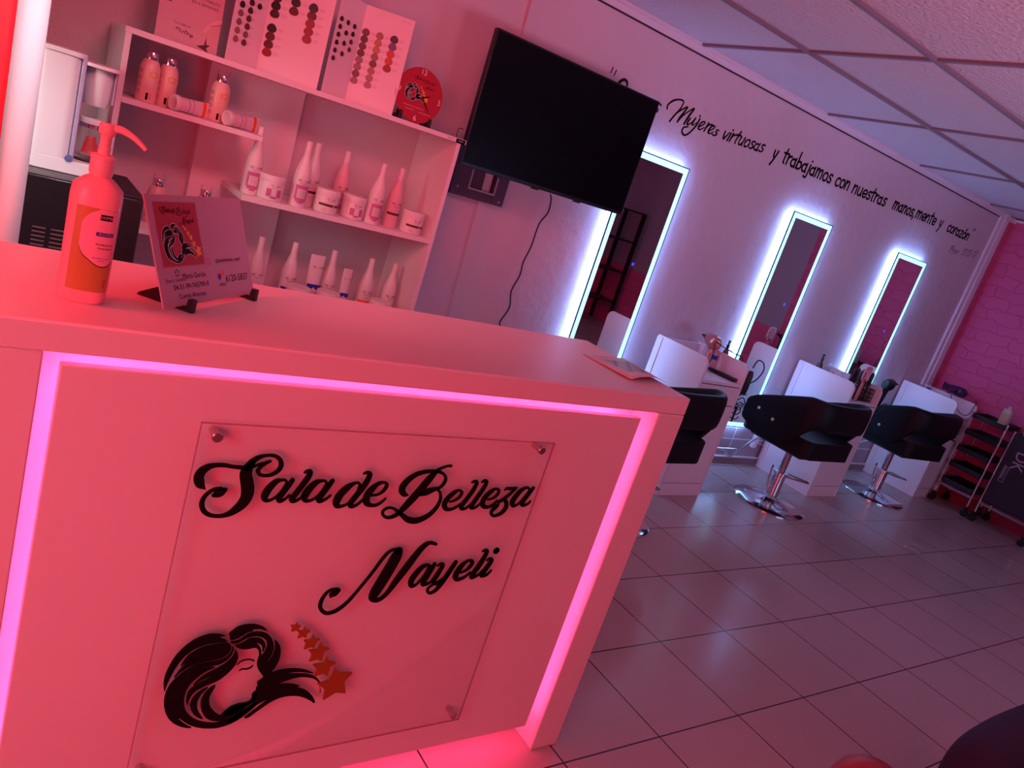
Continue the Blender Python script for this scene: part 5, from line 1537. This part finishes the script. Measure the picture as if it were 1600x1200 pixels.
# replace by purpose-built bottle shapes
for c in list(b.children): bpy.data.objects.remove(c)
m = MB(); rbox(m, -.034, .034, -.034, .034, .0, .15, .016); m.build('body', MATS['cream_bottle'], b, bevel=.006)
MB().lathe([(.014, .148), (.014, .172), (.012, .175), (0, .175)], seg=16).build('cap', MATS['cream_cap'], b)
MB().box(-.0352, -.0345, -.024, .024, .03, .12).build('printed_label', mat('yellow_green_label', (.45, .40, .15), .5), b)
MB().box(-.0358, -.0353, -.014, .014, .05, .08).build('label_picture', mat('pink_label_dot', (.7, .25, .3), .5), b)
b.location = (6.86, 2.455, .781)
b.name = 'lotion_bottle'
t = thing('trigger_spray_bottle', 'white spray bottle with black trigger next to the lotion bottle', 'bottle', (6.90, 2.27, .765))
MB().lathe([(.032, 0), (.035, .005), (.035, .10), (.028, .125), (.014, .15), (.013, .165)], seg=24).build('body', mat('white_spray_body', (.6, .58, .68), .35), t)
MB().lathe([(.017, .16), (.017, .185)], seg=16).build('collar', blackp, t)
m = MB(); m.box(-.012, .012, -.045, .03, .185, .212).box(-.006, .006, .03, .055, .198, .210); m.tube([(0, .02, .19), (0, .045, .165), (0, .05, .14)], .005, 6)
m.build('trigger_head', blackp, t, bevel=.003)
MB().box(-.0358, -.034, -.02, .02, .04, .085).build('printed_label', blue_p, t)
t = thing('round_tub', 'white tub with blue print at the right edge behind the spray bottle', 'jar', (6.90, 2.17, .765))
MB().lathe([(.040, 0), (.043, .004), (.043, .08), (.045, .082), (.045, .105), (0, .106)], seg=28).build('tub', mat('white_spray_body', (.6, .58, .68), .35), t)
MB().box(-.0442, -.042, -.018, .018, .025, .06).build('printed_label', blue_p, t)

# ------------------------------------------------------------------ opposite side of the room (seen in the mirrors)
t = thing('storage_rack', 'dark storage rack standing against the opposite grey wall, seen in the mirror', 'rack', (6.65, -1.25, 0))
for a in (-.4, .4):
    for b_ in (-.18, .18): MB().box(a - .02, a + .02, b_ - .02, b_ + .02, 0, 1.5).build('post', blackp, t)
for z_ in (.3, .7, 1.1, 1.48): MB().box(-.42, .42, -.2, .2, z_, z_ + .02).build('shelf', blackp, t)
struct('trim_28', MB().box(XE - .012, XE, -1.885, 1.38, 0, .78), brick_m)
struct('trim_25', MB().box(-1.8, XE, -1.9, -1.885, 0, 1.0), brick_m)

# ------------------------------------------------------------------ person's knee and red dome at the lower right edge
def skin_obj(name, verts, edges, radii, m_, parent=None, root=0):
    me = bpy.data.meshes.new(name); me.from_pydata(verts, edges, []); me.materials.append(m_)
    o = bpy.data.objects.new(name, me); COL.objects.link(o)
    if parent: o.parent = parent
    md = o.modifiers.new('skin', 'SKIN'); md.use_smooth_shade = True
    if not me.skin_vertices: me.skin_vertices.new()
    for i, r_ in enumerate(radii):
        r_ = r_ if isinstance(r_, tuple) else (r_, r_)
        me.skin_vertices[0].data[i].radius = r_
    me.skin_vertices[0].data[root].use_root = True
    s_ = o.modifiers.new('sub', 'SUBSURF'); s_.levels = s_.render_levels = 2
    return o
kz = .50
K = at(1524, 1196, 'z', kz); Hq = at(1680, 1120, 'z', kz + .02)
dirv = (Hq - K).normalized()
H1 = K + dirv * .44; H1.z = .52
side = Vector((-dirv.y, dirv.x, 0))
if side.y > 0: side = -side
pel = H1 + side * .09 + dirv * .02
per = thing('person', 'seated person in dark jeans, only one bent knee in the lower right corner', 'person')
H2 = pel + side * .09; K2 = H2 - dirv * .40 + side * .16; K2.z = .50
skin_m = mat('skin', (.55, .26, .18), .5)
jean = mat('dark_denim', (.020, .016, .050), .85, bump=(200, .6, .002), var=.2)
V = [pel, pel + Vector((0, 0, .20)) + dirv * .02, pel + Vector((0, 0, .42)) + dirv * .03, pel + Vector((0, 0, .50)) + dirv * .02, pel + Vector((0, 0, .58)), pel + Vector((0, 0, .68)) - dirv * .02, pel + Vector((0, 0, .76)) - dirv * .01,
     H1, K, K + Vector((.02, 0, -.22)), K + Vector((.05, 0, -.44)), K + Vector((.05, 0, -.44)) - dirv * .13,
     H2, K2, K2 + Vector((.02, 0, -.22)), K2 + Vector((.05, 0, -.44)), K2 + Vector((.05, 0, -.44)) - dirv * .13]
sh = pel + Vector((0, 0, .46)) + dirv * .03
s1, s2 = sh - side * .17 + dirv * .30, sh + side * .17 + dirv * .30
V += [s1, s1 + Vector((0, 0, -.25)) - dirv * .03, s1 + Vector((0, 0, -.33)) - dirv * .20, s1 + Vector((0, 0, -.34)) - dirv * .27,
      s2, s2 + Vector((0, 0, -.25)) - dirv * .03, s2 + Vector((0, 0, -.33)) - dirv * .20, s2 + Vector((0, 0, -.34)) - dirv * .27]
Eg = [(0, 1), (1, 2), (2, 3), (3, 4), (4, 5), (5, 6), (0, 7), (7, 8), (8, 9), (9, 10), (10, 11), (0, 12), (12, 13), (13, 14), (14, 15), (15, 16), (2, 17), (17, 18), (18, 19), (19, 20), (2, 21), (21, 22), (22, 23), (23, 24)]
rad = [.14, .13, .13, .055, .055, .085, .07, .06, .035, .035, .03, .03, .06, .035, .035, .03, .03, .05, .042, .034, .02, .05, .042, .034, .02]
body = skin_obj('body', [tuple(v) for v in V], Eg, rad, skin_m, per)
tr_ = skin_obj('jeans', [tuple(V[i]) for i in (0, 7, 8, 9, 10, 12, 13, 14, 15)] + [tuple(V[1])], [(0, 1), (1, 2), (2, 3), (3, 4), (0, 5), (5, 6), (6, 7), (7, 8), (0, 9)],
               [.155, .095, .075, .062, .052, .095, .075, .062, .052, .145], jean, per)
shirt = skin_obj('shirt', [tuple(V[i]) for i in (1, 2, 17, 18, 21, 22)], [(0, 1), (1, 2), (2, 3), (1, 4), (4, 5)], [.145, .14, .065, .055, .065, .055], mat('dark_shirt', (.02, .02, .03), .8), per)
MB().lathe([(.0, 0), (.075, .03), (.09, .09), (.07, .14), (0, .165)], tuple(V[5] + Vector((0, 0, -.02))), 20).build('hair', mat('dark_hair', (.01, .006, .005), .5), per)
for a in (V[19], V[23]):
    m = MB()
    for k, (o_, l_) in enumerate(((-.030, .060), (-.010, .072), (.010, .075), (.030, .066))):
        b0_ = a - dirv * .06 + side * o_
        m.tube([b0_, b0_ - dirv * l_ * .5 + Vector((0, 0, .004)), b0_ - dirv * l_ + Vector((0, 0, -.012))], [.009, .008, .006], 8)
    m.tube([a - dirv * .02 + side * .03, a - dirv * .05 + side * .055, a - dirv * .075 + side * .06], [.011, .010, .007], 8)
    m.build('fingers', skin_m, per)
st = thing('waiting_chair', 'low black chair under the seated person at the lower right edge', 'chair', (pel.x, pel.y, 0))
MB().box(-.12, .25, -.22, .22, .30, .345).build('seat', black, st, bevel=.01)
for a in (-.09, .21):
    for b_ in (-.19, .19): MB().box(a - .015, a + .015, b_ - .015, b_ + .015, 0, .30).build('leg', blackp, st)
# red domed stool
dz = .47
dc = at(1338, 1205, 'z', dz)
t = thing('red_stool', 'small stool with a domed red leather top cut by the bottom edge', 'stool', (dc.x + .0, dc.y - .045, 0))
MB().lathe([(.085, .40), (.092, .42), (.090, .455), (.078, .485), (.055, .508), (.028, .520), (0, .523)], seg=36).build('cushion', mat('red_leather', (.32, .012, .015), .35), t)
MB().lathe([(.08, .385), (.08, .402)], seg=24).build('seat_plate', blackp, t)
MB().lathe([(.02, .03), (.02, .39)], seg=16).build('column', chrome, t)
MB().lathe([(.14, 0), (.14, .01), (.03, .035), (0, .035)], seg=32).build('base', chrome, t)

# ------------------------------------------------------------------ put every Empty at the base of its thing
bpy.context.view_layer.update()
for r_ in [o for o in S.objects if o.type == 'EMPTY' and o.parent is None]:
    pts = []
    for c in r_.children_recursive:
        if c.type == 'MESH':
            pts += [c.matrix_world @ Vector(b_) for b_ in c.bound_box]
    if not pts: continue
    lo = [min(p[i] for p in pts) for i in range(3)]; hi = [max(p[i] for p in pts) for i in range(3)]
    base_ = Vector(((lo[0] + hi[0]) / 2, (lo[1] + hi[1]) / 2, lo[2]))
    d_ = base_ - r_.matrix_world.translation
    loc_d = r_.matrix_world.to_3x3().inverted() @ d_
    r_.location = base_
    for c in r_.children: c.location = c.location - loc_d
